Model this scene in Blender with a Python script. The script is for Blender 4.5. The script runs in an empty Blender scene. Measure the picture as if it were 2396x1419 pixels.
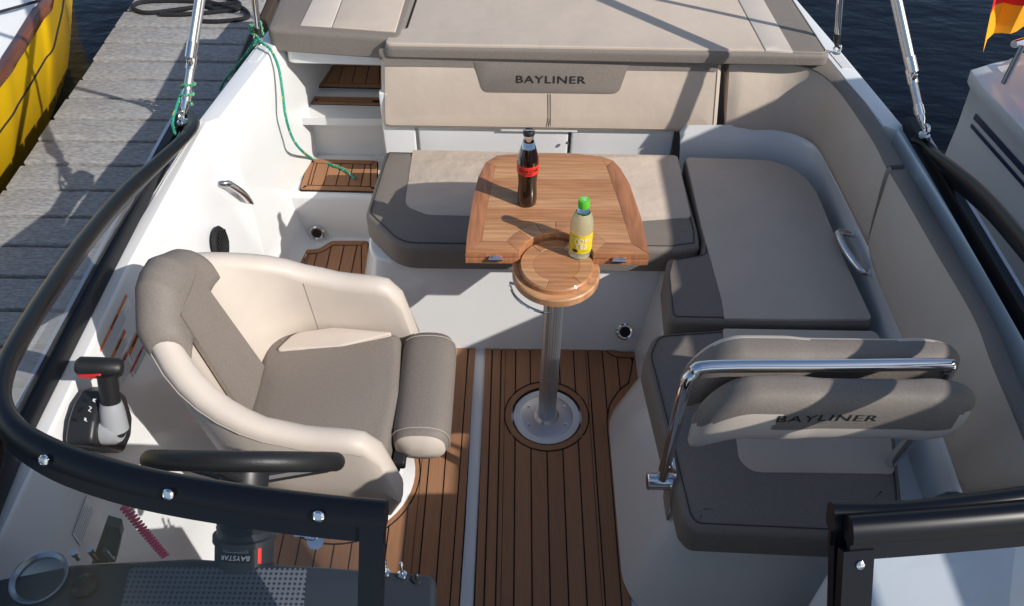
import bpy, bmesh, math, random, mathutils
from mathutils import Vector, Matrix
random.seed(7)
S = bpy.context.scene
COL = S.collection
# ------------------------------------------------------------------ camera
F_PX, CX, CY, HC = 1960.0, 1198.0, 709.5, 2.2
PITCH, ROLL = math.radians(46.2), math.radians(0.71)
fw = Vector((0, math.cos(PITCH), -math.sin(PITCH)))
_r0 = Vector((1, 0, 0)); _u0 = Vector((0, math.sin(PITCH), math.cos(PITCH)))
rt = _r0 * math.cos(ROLL) + _u0 * math.sin(ROLL)
up = -_r0 * math.sin(ROLL) + _u0 * math.cos(ROLL)
CAM = Vector((0, 0, HC))
cam = bpy.data.cameras.new('camera'); camo = bpy.data.objects.new('camera', cam); COL.objects.link(camo)
camo.matrix_world = Matrix(((rt.x, up.x, -fw.x, CAM.x), (rt.y, up.y, -fw.y, CAM.y), (rt.z, up.z, -fw.z, CAM.z), (0, 0, 0, 1)))
cam.sensor_width = 36.0; cam.sensor_fit = 'HORIZONTAL'; cam.lens = 36.0 * F_PX / 2396.0
cam.clip_start = 0.02; cam.clip_end = 500
S.camera = camo
# ------------------------------------------------------------------ light
SUN = Vector((0.869 * 0.815, -0.495 * 0.815, 0.579)).normalized()
w = bpy.data.worlds.new('World'); S.world = w; w.use_nodes = True
nt = w.node_tree; bg = nt.nodes['Background']
sky = nt.nodes.new('ShaderNodeTexSky'); sky.sky_type = 'NISHITA'; sky.sun_disc = False
sky.sun_elevation = math.asin(SUN.z); sky.sun_rotation = math.atan2(SUN.x, SUN.y)
sky.air_density = 1.0; sky.dust_density = 1.0
nt.links.new(sky.outputs[0], bg.inputs[0]); bg.inputs[1].default_value = 0.132
sl = bpy.data.lights.new('sun', 'SUN'); sl.energy = 4.35; sl.angle = math.radians(0.5); sl.color = (1, 0.955, 0.90)
so = bpy.data.objects.new('sun', sl); COL.objects.link(so)
so.rotation_euler = SUN.to_track_quat('Z', 'Y').to_euler(); so.location = (3, -2, 5)
S.view_settings.view_transform = 'Standard'; S.view_settings.look = 'None'; S.view_settings.gamma = 1
S.view_settings.exposure = 0.0
S.render.engine = 'CYCLES'; S.cycles.max_bounces = 8; S.cycles.transparent_max_bounces = 12

# ------------------------------------------------------------------ helpers
def ray(px, py): return fw * F_PX + rt * (px - CX) - up * (py - CY)
def Zp(px, py, z):
    d = ray(px, py); return CAM + d * ((z - HC) / d.z)
def Yp(px, py, y):
    d = ray(px, py); return CAM + d * (y / d.y)
def Xp(px, py, x):
    d = ray(px, py); return CAM + d * (x / d.x)
def Pl(px, py, p0, n):
    d = ray(px, py); return CAM + d * ((Vector(p0) - CAM).dot(n) / d.dot(n))
V = Vector
MATS = {}
def mat(name, col, rough=0.5, metal=0.0, spec=0.5, coat=0.0, noise=None, bump=None, trans=0.0, ior=1.45, weave=None, sheen=0.0, alpha=None):
    m = bpy.data.materials.new(name); m.use_nodes = True; MATS[name] = m
    n = m.node_tree.nodes; l = m.node_tree.links; b = n['Principled BSDF']
    b.inputs['Base Color'].default_value = (*col, 1); b.inputs['Roughness'].default_value = rough
    b.inputs['Metallic'].default_value = metal; b.inputs['Specular IOR Level'].default_value = spec
    b.inputs['Coat Weight'].default_value = coat; b.inputs['Coat Roughness'].default_value = 0.08
    b.inputs['Transmission Weight'].default_value = trans; b.inputs['IOR'].default_value = ior
    tc = n.new('ShaderNodeTexCoord')
    hgt = None
    if noise:
        sc, amt, stretch = noise
        mp = n.new('ShaderNodeMapping'); mp.inputs['Scale'].default_value = stretch; l.new(tc.outputs['Object'], mp.inputs[0])
        tx = n.new('ShaderNodeTexNoise'); tx.inputs['Scale'].default_value = sc; tx.inputs['Detail'].default_value = 6; l.new(mp.outputs[0], tx.inputs['Vector'])
        mx = n.new('ShaderNodeMix'); mx.data_type = 'RGBA'
        mx.inputs[6].default_value = tuple(c * (1 - amt) for c in col) + (1,); mx.inputs[7].default_value = tuple(min(1, c * (1 + amt)) for c in col) + (1,)
        rg = n.new('ShaderNodeMapRange'); rg.inputs[1].default_value = .33; rg.inputs[2].default_value = .67; l.new(tx.outputs[0], rg.inputs[0])
        l.new(rg.outputs[0], mx.inputs[0]); l.new(mx.outputs[2], b.inputs['Base Color'])
    if weave:
        sc, amt = weave
        w1 = n.new('ShaderNodeTexNoise'); w2 = n.new('ShaderNodeTexNoise'); ad = n.new('ShaderNodeMath'); ad.operation = 'ADD'
        for tx, st in ((w1, (sc, sc * 8, sc * 2)), (w2, (sc * 8, sc, sc * 2))):
            mp = n.new('ShaderNodeMapping'); mp.inputs['Scale'].default_value = st; l.new(tc.outputs['Object'], mp.inputs[0])
            tx.inputs['Scale'].default_value = 1; tx.inputs['Detail'].default_value = 3; l.new(mp.outputs[0], tx.inputs['Vector'])
        l.new(w1.outputs[0], ad.inputs[0]); l.new(w2.outputs[0], ad.inputs[1])
        rp = n.new('ShaderNodeMapRange'); rp.inputs[1].default_value = 0.7; rp.inputs[2].default_value = 1.3; l.new(ad.outputs[0], rp.inputs[0])
        mx = n.new('ShaderNodeMix'); mx.data_type = 'RGBA'
        mx.inputs[6].default_value = tuple(c * (1 - amt) for c in col) + (1,); mx.inputs[7].default_value = tuple(min(1, c * (1 + amt)) for c in col) + (1,)
        l.new(rp.outputs[0], mx.inputs[0]); l.new(mx.outputs[2], b.inputs['Base Color']); hgt = rp.outputs[0]
    if bump:
        sc, st, dist, stretch = bump
        mp = n.new('ShaderNodeMapping'); mp.inputs['Scale'].default_value = stretch; l.new(tc.outputs['Object'], mp.inputs[0])
        tx = n.new('ShaderNodeTexNoise'); tx.inputs['Scale'].default_value = sc; tx.inputs['Detail'].default_value = 4; l.new(mp.outputs[0], tx.inputs['Vector'])
        bp = n.new('ShaderNodeBump'); bp.inputs['Strength'].default_value = st; bp.inputs['Distance'].default_value = dist
        l.new(tx.outputs[0], bp.inputs['Height']); l.new(bp.outputs[0], b.inputs['Normal'])
        if hgt is not None:
            b2 = n.new('ShaderNodeBump'); b2.inputs['Strength'].default_value = 0.35; b2.inputs['Distance'].default_value = 0.0006
            l.new(hgt, b2.inputs['Height']); l.new(bp.outputs[0], b2.inputs['Normal']); l.new(b2.outputs[0], b.inputs['Normal'])
    return m
GEL = mat('gelcoat_white', (0.77, 0.77, 0.755), 0.22, coat=0.6, bump=(3, 0.08, 0.01, (1, 1, 1)))
BEI = mat('vinyl_beige', (0.55, 0.455, 0.365), 0.5, noise=(9, 0.03, (1, 1, 1)), bump=(6, 0.4, 0.016, (1, 1, 1)))
BE2 = mat('vinyl_beige_light', (0.58, 0.505, 0.43), 0.5, noise=(9, 0.04, (1, 1, 1)), bump=(6, 0.2, 0.01, (1, 1, 1)))
WRK = mat('vinyl_beige_wrinkled', (0.55, 0.455, 0.365), 0.5, noise=(9, 0.03, (1, 1, 1)), bump=(5.5, 0.75, 0.03, (1, 1, 1)))
TAU = mat('woven_taupe', (0.205, 0.175, 0.149), 0.62, weave=(130, 0.17), bump=(6, 0.25, 0.012, (1, 1, 1)))
SEAM = mat('seam_thread', (0.42, 0.37, 0.32), 0.7)
DSEAM = mat('seam_dark', (0.05, 0.045, 0.04), 0.7)
EVA = mat('eva_teak_foam', (0.345, 0.168, 0.083), 0.75, noise=(40, 0.08, (5, 0.3, 1)), bump=(220, 0.3, 0.001, (1, 0.2, 1)))
EVAS = [EVA] + [mat('eva_teak_foam_%s' % k, tuple(c * f for c in (0.345, 0.168, 0.083)), 0.75, noise=(40, 0.08, (5, 0.3, 1)), bump=(220, 0.3, 0.001, (1, 0.2, 1))) for k, f in (('pale', 1.06), ('deep', .94))]
BLK = mat('black_foam', (0.012, 0.012, 0.012), 0.8)
FRM = mat('black_anodised_frame', (0.004, 0.005, 0.008), 0.3, spec=0.35)
RUB = mat('black_rubber', (0.014, 0.014, 0.015), 0.45, bump=(260, 0.35, 0.001, (1, 1, 1)))
PLA = mat('black_plastic', (0.02, 0.02, 0.022), 0.4)
CHR = mat('polished_steel', (0.75, 0.75, 0.76), 0.08, metal=1)
ALU = mat('brushed_aluminium', (0.60, 0.61, 0.63), 0.42, metal=1)
GRY = mat('grey_plastic', (0.33, 0.34, 0.35), 0.35)
DSH = mat('dash_charcoal', (0.022, 0.026, 0.034), 0.4)
NAVY = mat('navy_print', (0.02, 0.03, 0.06), 0.5)
BLU = mat('navy_stripe', (0.01, 0.015, 0.06), 0.3)
YEL = mat('yellow_gelcoat', (0.93, 0.57, 0.012), 0.25, coat=0.6)
VAR = mat('varnished_mahogany', (0.13, 0.04, 0.014), 0.25, coat=0.7, noise=(20, 0.4, (1, 0.15, 1)))
DOCK = mat('weathered_dock_board', (0.33, 0.32, 0.305), 0.85, noise=(90, 0.30, (0.5, 1.8, 1)), bump=(150, 0.7, 0.004, (0.1, 3, 1)))
DBM = mat('dock_beam', (0.06, 0.04, 0.028), 0.8)
RED = mat('red_plastic', (0.6, 0.02, 0.02), 0.4)
PINK = mat('red_lanyard', (0.62, 0.03, 0.11), 0.4)
ORG = mat('orange_print', (0.75, 0.19, 0.03), 0.5)
WHT = mat('white_print', (0.8, 0.8, 0.78), 0.5)
FPR = mat('faint_print', (0.5, 0.5, 0.5), 0.6)
PRT = mat('grey_print', (0.25, 0.25, 0.25), 0.6)
GRN = mat('green_rope', (0.02, 0.30, 0.20), 0.7, noise=(160, 0.35, (1, 1, 1)), bump=(300, 0.8, 0.003, (1, 1, 1)))
YFL = mat('yellow_fleck', (0.55, 0.5, 0.08), 0.7)
BRP = mat('black_rope', (0.015, 0.015, 0.018), 0.8, bump=(300, 0.8, 0.003, (1, 1, 1)))
FRED = mat('flag_red', (0.72, 0.010, 0.014), 0.65); FGLD = mat('flag_gold', (0.95, 0.40, 0.008), 0.65); FBLK = mat('flag_black', (0.01, 0.01, 0.01), 0.7)
COLA = mat('cola', (0.012, 0.004, 0.002), 0.05, coat=0.8)
CRED = mat('label_red', (0.72, 0.03, 0.02), 0.4)
LYEL = mat('label_yellow', (0.85, 0.60, 0.02), 0.45)
LEMO = mat('lemon_drink', (0.86, 0.84, 0.56), 0.18, coat=0.6, trans=0.65, ior=1.34)
CAPG = mat('cap_green', (0.10, 0.52, 0.03), 0.4)
CLEAR = mat('clear_glass', (0.9, 0.95, 0.93), 0.02, trans=1.0)
WOODS = [mat('teak_%s' % k, c, 0.42, coat=0.15, noise=(16, 0.20, (0.5, 7, 1)), bump=(60, 0.15, 0.001, (0.3, 6, 1))) for k, c in
         (('honey', (0.46, 0.225, 0.10)), ('tan', (0.51, 0.265, 0.125)), ('amber', (0.43, 0.195, 0.085)))]
WBOR = mat('teak_border', (0.39, 0.16, 0.07), 0.45, coat=0.15, noise=(18, 0.22, (5, 0.6, 1)), bump=(60, 0.15, 0.001, (6, 0.4, 1)))
# tinted window pane: mostly see-through with real reflections
PANE = bpy.data.materials.new('tinted_pane'); PANE.use_nodes = True
_n = PANE.node_tree.nodes; _l = PANE.node_tree.links; _n.remove(_n['Principled BSDF'])
_t = _n.new('ShaderNodeBsdfTransparent'); _t.inputs[0].default_value = (0.92, 0.94, 0.96, 1)
_g = _n.new('ShaderNodeBsdfGlossy'); _g.inputs['Roughness'].default_value = 0.02
_f = _n.new('ShaderNodeFresnel'); _f.inputs[0].default_value = 1.45
_m = _n.new('ShaderNodeMixShader'); _l.new(_f.outputs[0], _m.inputs[0]); _l.new(_t.outputs[0], _m.inputs[1]); _l.new(_g.outputs[0], _m.inputs[2]); _l.new(_m.outputs[0], _n['Material Output'].inputs[0])
# water
WAT = bpy.data.materials.new('dark_water'); WAT.use_nodes = True
_n = WAT.node_tree.nodes; _l = WAT.node_tree.links; _b = _n['Principled BSDF']
_b.inputs['Base Color'].default_value = (0.003, 0.005, 0.010, 1); _b.inputs['Roughness'].default_value = 0.08; _b.inputs['Specular IOR Level'].default_value = 0.18
_tc = _n.new('ShaderNodeTexCoord'); _mp = _n.new('ShaderNodeMapping'); _mp.inputs['Scale'].default_value = (0.9, 1.9, 1); _mp.inputs['Rotation'].default_value = (0, 0, 0.3)
_x = _n.new('ShaderNodeTexNoise'); _x.inputs['Scale'].default_value = 3.5; _x.inputs['Detail'].default_value = 5
_bp = _n.new('ShaderNodeBump'); _bp.inputs['Strength'].default_value = 0.3; _bp.inputs['Distance'].default_value = 0.05
_l.new(_tc.outputs['Object'], _mp.inputs[0]); _l.new(_mp.outputs[0], _x.inputs['Vector']); _l.new(_x.outputs[0], _bp.inputs['Height']); _l.new(_bp.outputs[0], _b.inputs['Normal'])
# perforated dash mesh
MSH = bpy.data.materials.new('perforated_mesh'); MSH.use_nodes = True
_n = MSH.node_tree.nodes; _l = MSH.node_tree.links; _b = _n['Principled BSDF']; _b.inputs['Roughness'].default_value = 0.3
_tc = _n.new('ShaderNodeTexCoord'); _v = _n.new('ShaderNodeTexVoronoi'); _v.inputs['Scale'].default_value = 110; _v.inputs['Randomness'].default_value = 0.0
_cr = _n.new('ShaderNodeValToRGB'); _cr.color_ramp.elements[0].position = 0.36; _cr.color_ramp.elements[0].color = (0.006, 0.007, 0.01, 1); _cr.color_ramp.elements[1].position = 0.5; _cr.color_ramp.elements[1].color = (0.10, 0.11, 0.13, 1)
_l.new(_tc.outputs['Object'], _v.inputs['Vector']); _l.new(_v.outputs['Distance'], _cr.inputs[0]); _l.new(_cr.outputs[0], _b.inputs['Base Color'])

def link(name, me, m=None, parent=None, smooth=True):
    o = bpy.data.objects.new(name, me); COL.objects.link(o)
    if m is not None and not me.materials: me.materials.append(m)
    if smooth:
        for p in me.polygons: p.use_smooth = True
    if parent is not None: o.parent = parent
    return o
def wloc(o):
    p = V((0, 0, 0))
    while o is not None: p += o.location; o = o.parent
    return p
def raw(name, vs, fs, m, parent=None, smooth=True, sharp=35, origin=None):
    """mesh from world-space verts; parent's location is taken off"""
    off = wloc(parent) if parent is not None else V((0, 0, 0))
    loc = V((0, 0, 0))
    if parent is None:
        xs = [v[0] for v in vs]; ys = [v[1] for v in vs]; zs = [v[2] for v in vs]
        loc = V(((min(xs) + max(xs)) / 2, (min(ys) + max(ys)) / 2, min(zs))); off = loc
    me = bpy.data.meshes.new(name)
    me.from_pydata([tuple(V(v) - off) for v in vs], [], fs)
    bm = bmesh.new(); bm.from_mesh(me); bmesh.ops.remove_doubles(bm, verts=bm.verts[:], dist=2e-6); bmesh.ops.dissolve_degenerate(bm, dist=1e-6, edges=bm.edges[:]); bmesh.ops.recalc_face_normals(bm, faces=bm.faces[:])
    if smooth:
        for f in bm.faces: f.smooth = True
        lim = math.radians(sharp)
        for e in bm.edges:
            if len(e.link_faces) == 2 and e.calc_face_angle(0) > lim: e.smooth = False
    bm.to_mesh(me); bm.free()
    o = bpy.data.objects.new(name, me); COL.objects.link(o); me.materials.append(m); o.location = loc
    if parent is not None: o.parent = parent
    return o
def tag(o, label, cat, group=None, kind=None):
    o['label'] = label; o['category'] = cat
    if group: o['group'] = group
    if kind: o['kind'] = kind
    return o
def thing(name, loc, label, cat, group=None):
    e = bpy.data.objects.new(name, None); COL.objects.link(e); e.location = loc; e.empty_display_size = 0.05
    return tag(e, label, cat, group)
def merge(*parts):
    vs, fs = [], []
    for a, b in parts:
        o = len(vs); vs += list(a); fs += [tuple(i + o for i in f) for f in b]
    return vs, fs
def catmull(pts, n=8, closed=False):
    pts = [V(p) for p in pts]; out = []; N = len(pts)
    rng = range(N) if closed else range(N - 1)
    for i in rng:
        p0 = pts[(i - 1) % N] if closed or i > 0 else pts[0] * 2 - pts[1]
        p1, p2 = pts[i], pts[(i + 1) % N]
        p3 = pts[(i + 2) % N] if closed or i + 2 < N else pts[-1] * 2 - pts[-2]
        for k in range(n):
            t = k / n
            out.append(0.5 * ((2 * p1) + (p2 - p0) * t + (2 * p0 - 5 * p1 + 4 * p2 - p3) * t * t + (3 * p1 - p0 - 3 * p2 + p3) * t ** 3))
    if not closed: out.append(pts[-1])
    return out
def tube(path, r, n=10, closed=False):
    path = [V(p) for p in path]; N = len(path); vs = []; fs = []
    nrm = None
    for i, p in enumerate(path):
        t = (path[(i + 1) % N] - path[i - 1]) if (closed or 0 < i < N - 1) else (path[1] - path[0] if i == 0 else path[-1] - path[-2])
        t.normalize()
        if nrm is None:
            nrm = t.orthogonal().normalized()
        nrm = (nrm - t * nrm.dot(t)); nrm = nrm.normalized() if nrm.length > 1e-6 else t.orthogonal().normalized()
        bn = t.cross(nrm); rr = r[i] if isinstance(r, (list, tuple)) else r
        for k in range(n):
            a = 2 * math.pi * k / n; vs.append(p + (nrm * math.cos(a) + bn * math.sin(a)) * rr)
    for i in range(N if closed else N - 1):
        j = (i + 1) % N
        for k in range(n): fs.append((i * n + k, i * n + (k + 1) % n, j * n + (k + 1) % n, j * n + k))
    if not closed: fs.append(tuple(range(n))[::-1]); fs.append(tuple((N - 1) * n + k for k in range(n)))
    return vs, fs
def frame_of(axis, xdir=None):
    z = V(axis).normalized(); x = V(xdir) if xdir else z.orthogonal(); x = (x - z * x.dot(z)).normalized(); y = z.cross(x)
    return x, y, z
def lathe(prof, c, axis=(0, 0, 1), n=24, xdir=None):
    x, y, z = frame_of(axis, xdir or ((1, 0, 0) if abs(V(axis).normalized().x) < .9 else (0, 1, 0))); c = V(c); vs = []; fs = []
    for r, h in prof:
        for k in range(n):
            a = 2 * math.pi * k / n; vs.append(c + z * h + (x * math.cos(a) + y * math.sin(a)) * max(r, 1e-5))
    for i in range(len(prof) - 1):
        for k in range(n): fs.append((i * n + k, i * n + (k + 1) % n, (i + 1) * n + (k + 1) % n, (i + 1) * n + k))
    fs.append(tuple(range(n))[::-1]); fs.append(tuple((len(prof) - 1) * n + k for k in range(n)))
    return vs, fs
def loft(secs, closed_sec=True, closed_path=False, caps=True):
    n = len(secs[0]); vs = [V(p) for s in secs for p in s]; fs = []; N = len(secs)
    for i in range(N if closed_path else N - 1):
        j = (i + 1) % N
        for k in range(n if closed_sec else n - 1): fs.append((i * n + k, i * n + (k + 1) % n, j * n + (k + 1) % n, j * n + k))
    if closed_sec and caps and not closed_path: fs.append(tuple(range(n))[::-1]); fs.append(tuple((N - 1) * n + k for k in range(n)))
    return vs, fs
def solid_sheet(rowsA, th):
    """thick sheet from a grid of points (list of rows), thickness vector th"""
    th = V(th); R = len(rowsA); Cn = len(rowsA[0]); top = [V(p) for r in rowsA for p in r]; bot = [p - th for p in top]; n = len(top); fs = []
    for i in range(R - 1):
        for k in range(Cn - 1):
            a, b, c, d = i * Cn + k, i * Cn + k + 1, (i + 1) * Cn + k + 1, (i + 1) * Cn + k
            fs.append((a, b, c, d)); fs.append((a + n, d + n, c + n, b + n))
    edge = [k for k in range(Cn)] + [i * Cn + Cn - 1 for i in range(1, R)] + [(R - 1) * Cn + k for k in range(Cn - 2, -1, -1)] + [i * Cn for i in range(R - 2, 0, -1)]
    for a, b in zip(edge, edge[1:] + edge[:1]): fs.append((a, b, b + n, a + n))
    return top + bot, fs
def roundpoly(pts, rad, seg=6):
    """2D polygon with rounded corners; rad number or list"""
    out = []; N = len(pts)
    for i in range(N):
        p0, p1, p2 = V(pts[i - 1][:2]), V(pts[i][:2]), V(pts[(i + 1) % N][:2])
        r = rad[i] if isinstance(rad, (list, tuple)) else rad
        a, b = (p0 - p1), (p2 - p1); la, lb = a.length, b.length; a.normalize(); b.normalize()
        ang = a.angle(b)
        if r < 1e-5 or ang > 3.1: out.append(p1); continue
        d = min(r / math.tan(ang / 2), la * .48, lb * .48)
        s, e = p1 + a * d, p1 + b * d
        for k in range(seg + 1):
            t = k / seg; out.append(s * (1 - t) ** 2 + p1 * 2 * t * (1 - t) + e * t * t)
    return out
def ccw(p):
    A = sum(p[i - 1].x * p[i].y - p[i].x * p[i - 1].y for i in range(len(p)))
    return p if A > 0 else p[::-1]
def dedup(p):
    o = []
    for q in p:
        if not o or (q - o[-1]).length > 1e-4: o.append(q)
    if (o[0] - o[-1]).length < 1e-4: o.pop()
    return o
def offset(p, d):
    N = len(p); out = []
    for i in range(N):
        e1 = (p[i] - p[i - 1]); e2 = (p[(i + 1) % N] - p[i]); e1.normalize(); e2.normalize()
        n1, n2 = V((-e1.y, e1.x)), V((-e2.y, e2.x)); m = n1 + n2
        if m.length < 1e-6: m = n1
        m.normalize(); out.append(p[i] + m * min(d / max(m.dot(n1), .35), d * 2.2))
    return out
def pdist(q, p):
    best = 9e9; N = len(p)
    for i in range(N):
        a, b = p[i - 1], p[i]; e = b - a; L2 = e.length_squared
        t = 0 if L2 < 1e-12 else max(0, min(1, (q - a).dot(e) / L2)); best = min(best, (a + e * t - q).length)
    return best
def safe_offset(p, d):
    """inward offset whose folded-over corner points are pulled onto the nearest valid neighbour"""
    if d <= 0.0005: return offset(p, d)
    o = offset(p, d); ok = [pdist(q, p) > d * .96 for q in o]; N = len(o)
    if not any(ok): return o
    out = []
    for i in range(N):
        if ok[i]: out.append(o[i]); continue
        for k in range(1, N):
            f, b = ok[(i + k) % N], ok[i - k]
            if f or b:
                j = (i + k) % N if f else (i - k) % N
                if f and b: out.append((o[(i + k) % N] + o[i - k]) / 2)
                else:
                    m = next(t for t in range(1, N) if ok[(i - t) % N]) if f else next(t for t in range(1, N) if ok[(i + t) % N])
                    jj = (i - m) % N if f else (i + m) % N
                    out.append((o[j] + o[jj]) / 2)
                break
    return out
def dens(p, step):
    out = []; N = len(p)
    for i in range(N):
        a, b = p[i], p[(i + 1) % N]; k = max(1, int((b - a).length / step))
        for j in range(k): out.append(a.lerp(b, j / k))
    return out
I4 = Matrix.Identity(4)
def basis(o, u, v, n):
    u, v, n = V(u).normalized(), V(v).normalized(), V(n).normalized()
    return Matrix(((u.x, v.x, n.x, o[0]), (u.y, v.y, n.y, o[1]), (u.z, v.z, n.z, o[2]), (0, 0, 0, 1)))
def cushion(outline, w0, w1, r, M=I4, puff=0.004, rb=None, seg=5, flare=0.0):
    """soft edged slab: outline in the u,v plane, from w0 to w1"""
    p = ccw(dedup([V(q[:2]) for q in outline])); p = dens(p, 0.06); rings = []
    rb = r * .4 if rb is None else rb
    rings.append((offset(p, rb - flare), w0)); rings.append((offset(p, -flare) if flare else p, w0 + rb)); rings.append((p, w1 - r))
    for k in range(1, seg + 1):
        a = math.pi / 2 * k / seg; rings.append((safe_offset(p, r * (1 - math.cos(a))), w1 - r + r * math.sin(a)))
    if puff:
        rings.append((safe_offset(p, r * 1.7), w1 + puff * .55)); rings.append((safe_offset(p, r * 2.4), w1 + puff))
    vs = []; fs = []; n = len(p)
    for rg, z in rings: vs += [M @ V((q.x, q.y, z)) for q in rg]
    for i in range(len(rings) - 1):
        for k in range(n): fs.append((i * n + k, i * n + (k + 1) % n, (i + 1) * n + (k + 1) % n, (i + 1) * n + k))
    b0 = 0; tl = (len(rings) - 1) * n
    fs.append(tuple(range(n))[::-1])
    # robust fill of the top (handles concave outlines)
    tri = mathutils.geometry.tessellate_polygon([[V((q.x, q.y, 0)) for q in rings[-1][0]]])
    fs += [tuple(tl + q for q in t) for t in tri]
    return vs, fs
def loop(outline, d, w, r, m, parent, M=I4, name='piping'):
    p = dens(ccw(dedup([V(q[:2]) for q in outline])), .06); o = safe_offset(p, d); q = []
    for a in o:
        if not q or (a - q[-1]).length > 8e-3: q.append(a)
    if (q[0] - q[-1]).length < 8e-3: q.pop()
    return rawp(name, tube([M @ V((a.x, a.y, w)) for a in q], r, 5, True), m, parent)
def box(c, d, M=None, bev=0.0):
    c = V(c); x, y, z = [q / 2 for q in d]
    out = roundpoly([(-x, -y), (x, -y), (x, y), (-x, y)], bev * 1.5 if bev else 0, 3)
    vs, fs = cushion(out, -z, z, bev, I4, 0, bev, 3) if bev else ([V((a, b, e)) for e in (-z, z) for a, b in ((-x, -y), (x, -y), (x, y), (-x, y))], [(0, 3, 2, 1), (4, 5, 6, 7), (0, 1, 5, 4), (1, 2, 6, 5), (2, 3, 7, 6), (3, 0, 4, 7)])
    return [(M @ v if M else v) + c for v in vs], fs
_txt = {}
def text_mesh(s, size, ext=0.0, align='CENTER', shear=0.0, spacing=1.0):
    c = bpy.data.curves.new('t', 'FONT'); c.body = s; c.size = size; c.extrude = ext; c.align_x = align; c.align_y = 'CENTER'; c.shear = shear; c.space_character = spacing; c.resolution_u = 3
    o = bpy.data.objects.new('t', c); COL.objects.link(o); bpy.context.view_layer.update()
    me = bpy.data.meshes.new_from_object(o); vs = [v.co.copy() for v in me.vertices]; fs = [tuple(p.vertices) for p in me.polygons]
    bpy.data.objects.remove(o); bpy.data.curves.remove(c); bpy.data.meshes.remove(me)
    return vs, fs
def text(name, s, size, M, m, parent, ext=0.0006, **k):
    vs, fs = text_mesh(s, size, ext, **k); return raw(name, [M @ v for v in vs], fs, m, parent, smooth=False)
def rawp(name, g, m, parent=None, **k): return raw(name, g[0], g[1], m, parent, **k)

# ================================================================== SETTING
o = raw('water', [(-60, -40, -.22), (60, -40, -.22), (60, 90, -.22), (-60, 90, -.22)], [(0, 1, 2, 3)], WAT, smooth=False)
o['kind'] = 'structure'; o['label'] = 'dark rippled harbour water around the boats'

# dock: every board a part
dock = thing('dock', (-1.55, 2.5, -.22), 'weathered grey wooden dock of grooved boards beside the motorboat', 'dock')
y = -0.6; k = 0
while y < 5.2:
    wd = 0.132; dx = random.uniform(-.006, .006)
    rows = []
    g = cushion([(-1.872 + dx, y), (-1.235 + dx, y), (-1.235 + dx, y + wd), (-1.872 + dx, y + wd)], .21, .25 + random.uniform(-.002, .002), .002, puff=0, seg=2)
    rawp('board', g, DOCK, dock); y += 0.1515; k += 1
for x in (-1.8, -1.3): rawp('beam', box((x, 2.3, .135), (.09, 5.8, .145)), DBM, dock)
rawp('gap_shade_sheet', box((-1.55, 2.3, .195), (.60, 5.75, .02)), BLK, dock)  # black sheet standing in for shade in the gaps between boards
rawp('edge_board', box((-1.205, 2.3, .16), (.04, 5.8, .17), bev=.006), DBM, dock)
for yy in (0.6, 3.0, 4.9): rawp('pile', lathe([(.09, 0), (.09, .3)], (-1.55, yy, -.22)), DBM, dock)

# ================================================================== BOAT
XC = 0.116
boat = thing('motorboat', (XC, 1.5, -.22), 'white sports motorboat with open cockpit, brown deck pads and black framed windshield', 'motorboat')
def interp(tab, y):
    if y <= tab[0][0]: return tab[0][1]
    for (a, b), (c, d) in zip(tab, tab[1:]):
        if y <= c: return b + (d - b) * (y - a) / (c - a)
    return tab[-1][1]
OUT = [(-1.6, .55), (-.9, .85), (-.3, 1.03), (.4, 1.12), (1.2, 1.155), (1.7, 1.13), (2.17, 1.085), (2.65, 1.005), (3.35, .88)]
INN = [(.3, 1.085), (1.5, 1.085), (2.10, 1.055), (2.155, 1.05), (2.17, 1.012), (2.65, .925), (3.35, .79)]
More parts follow.
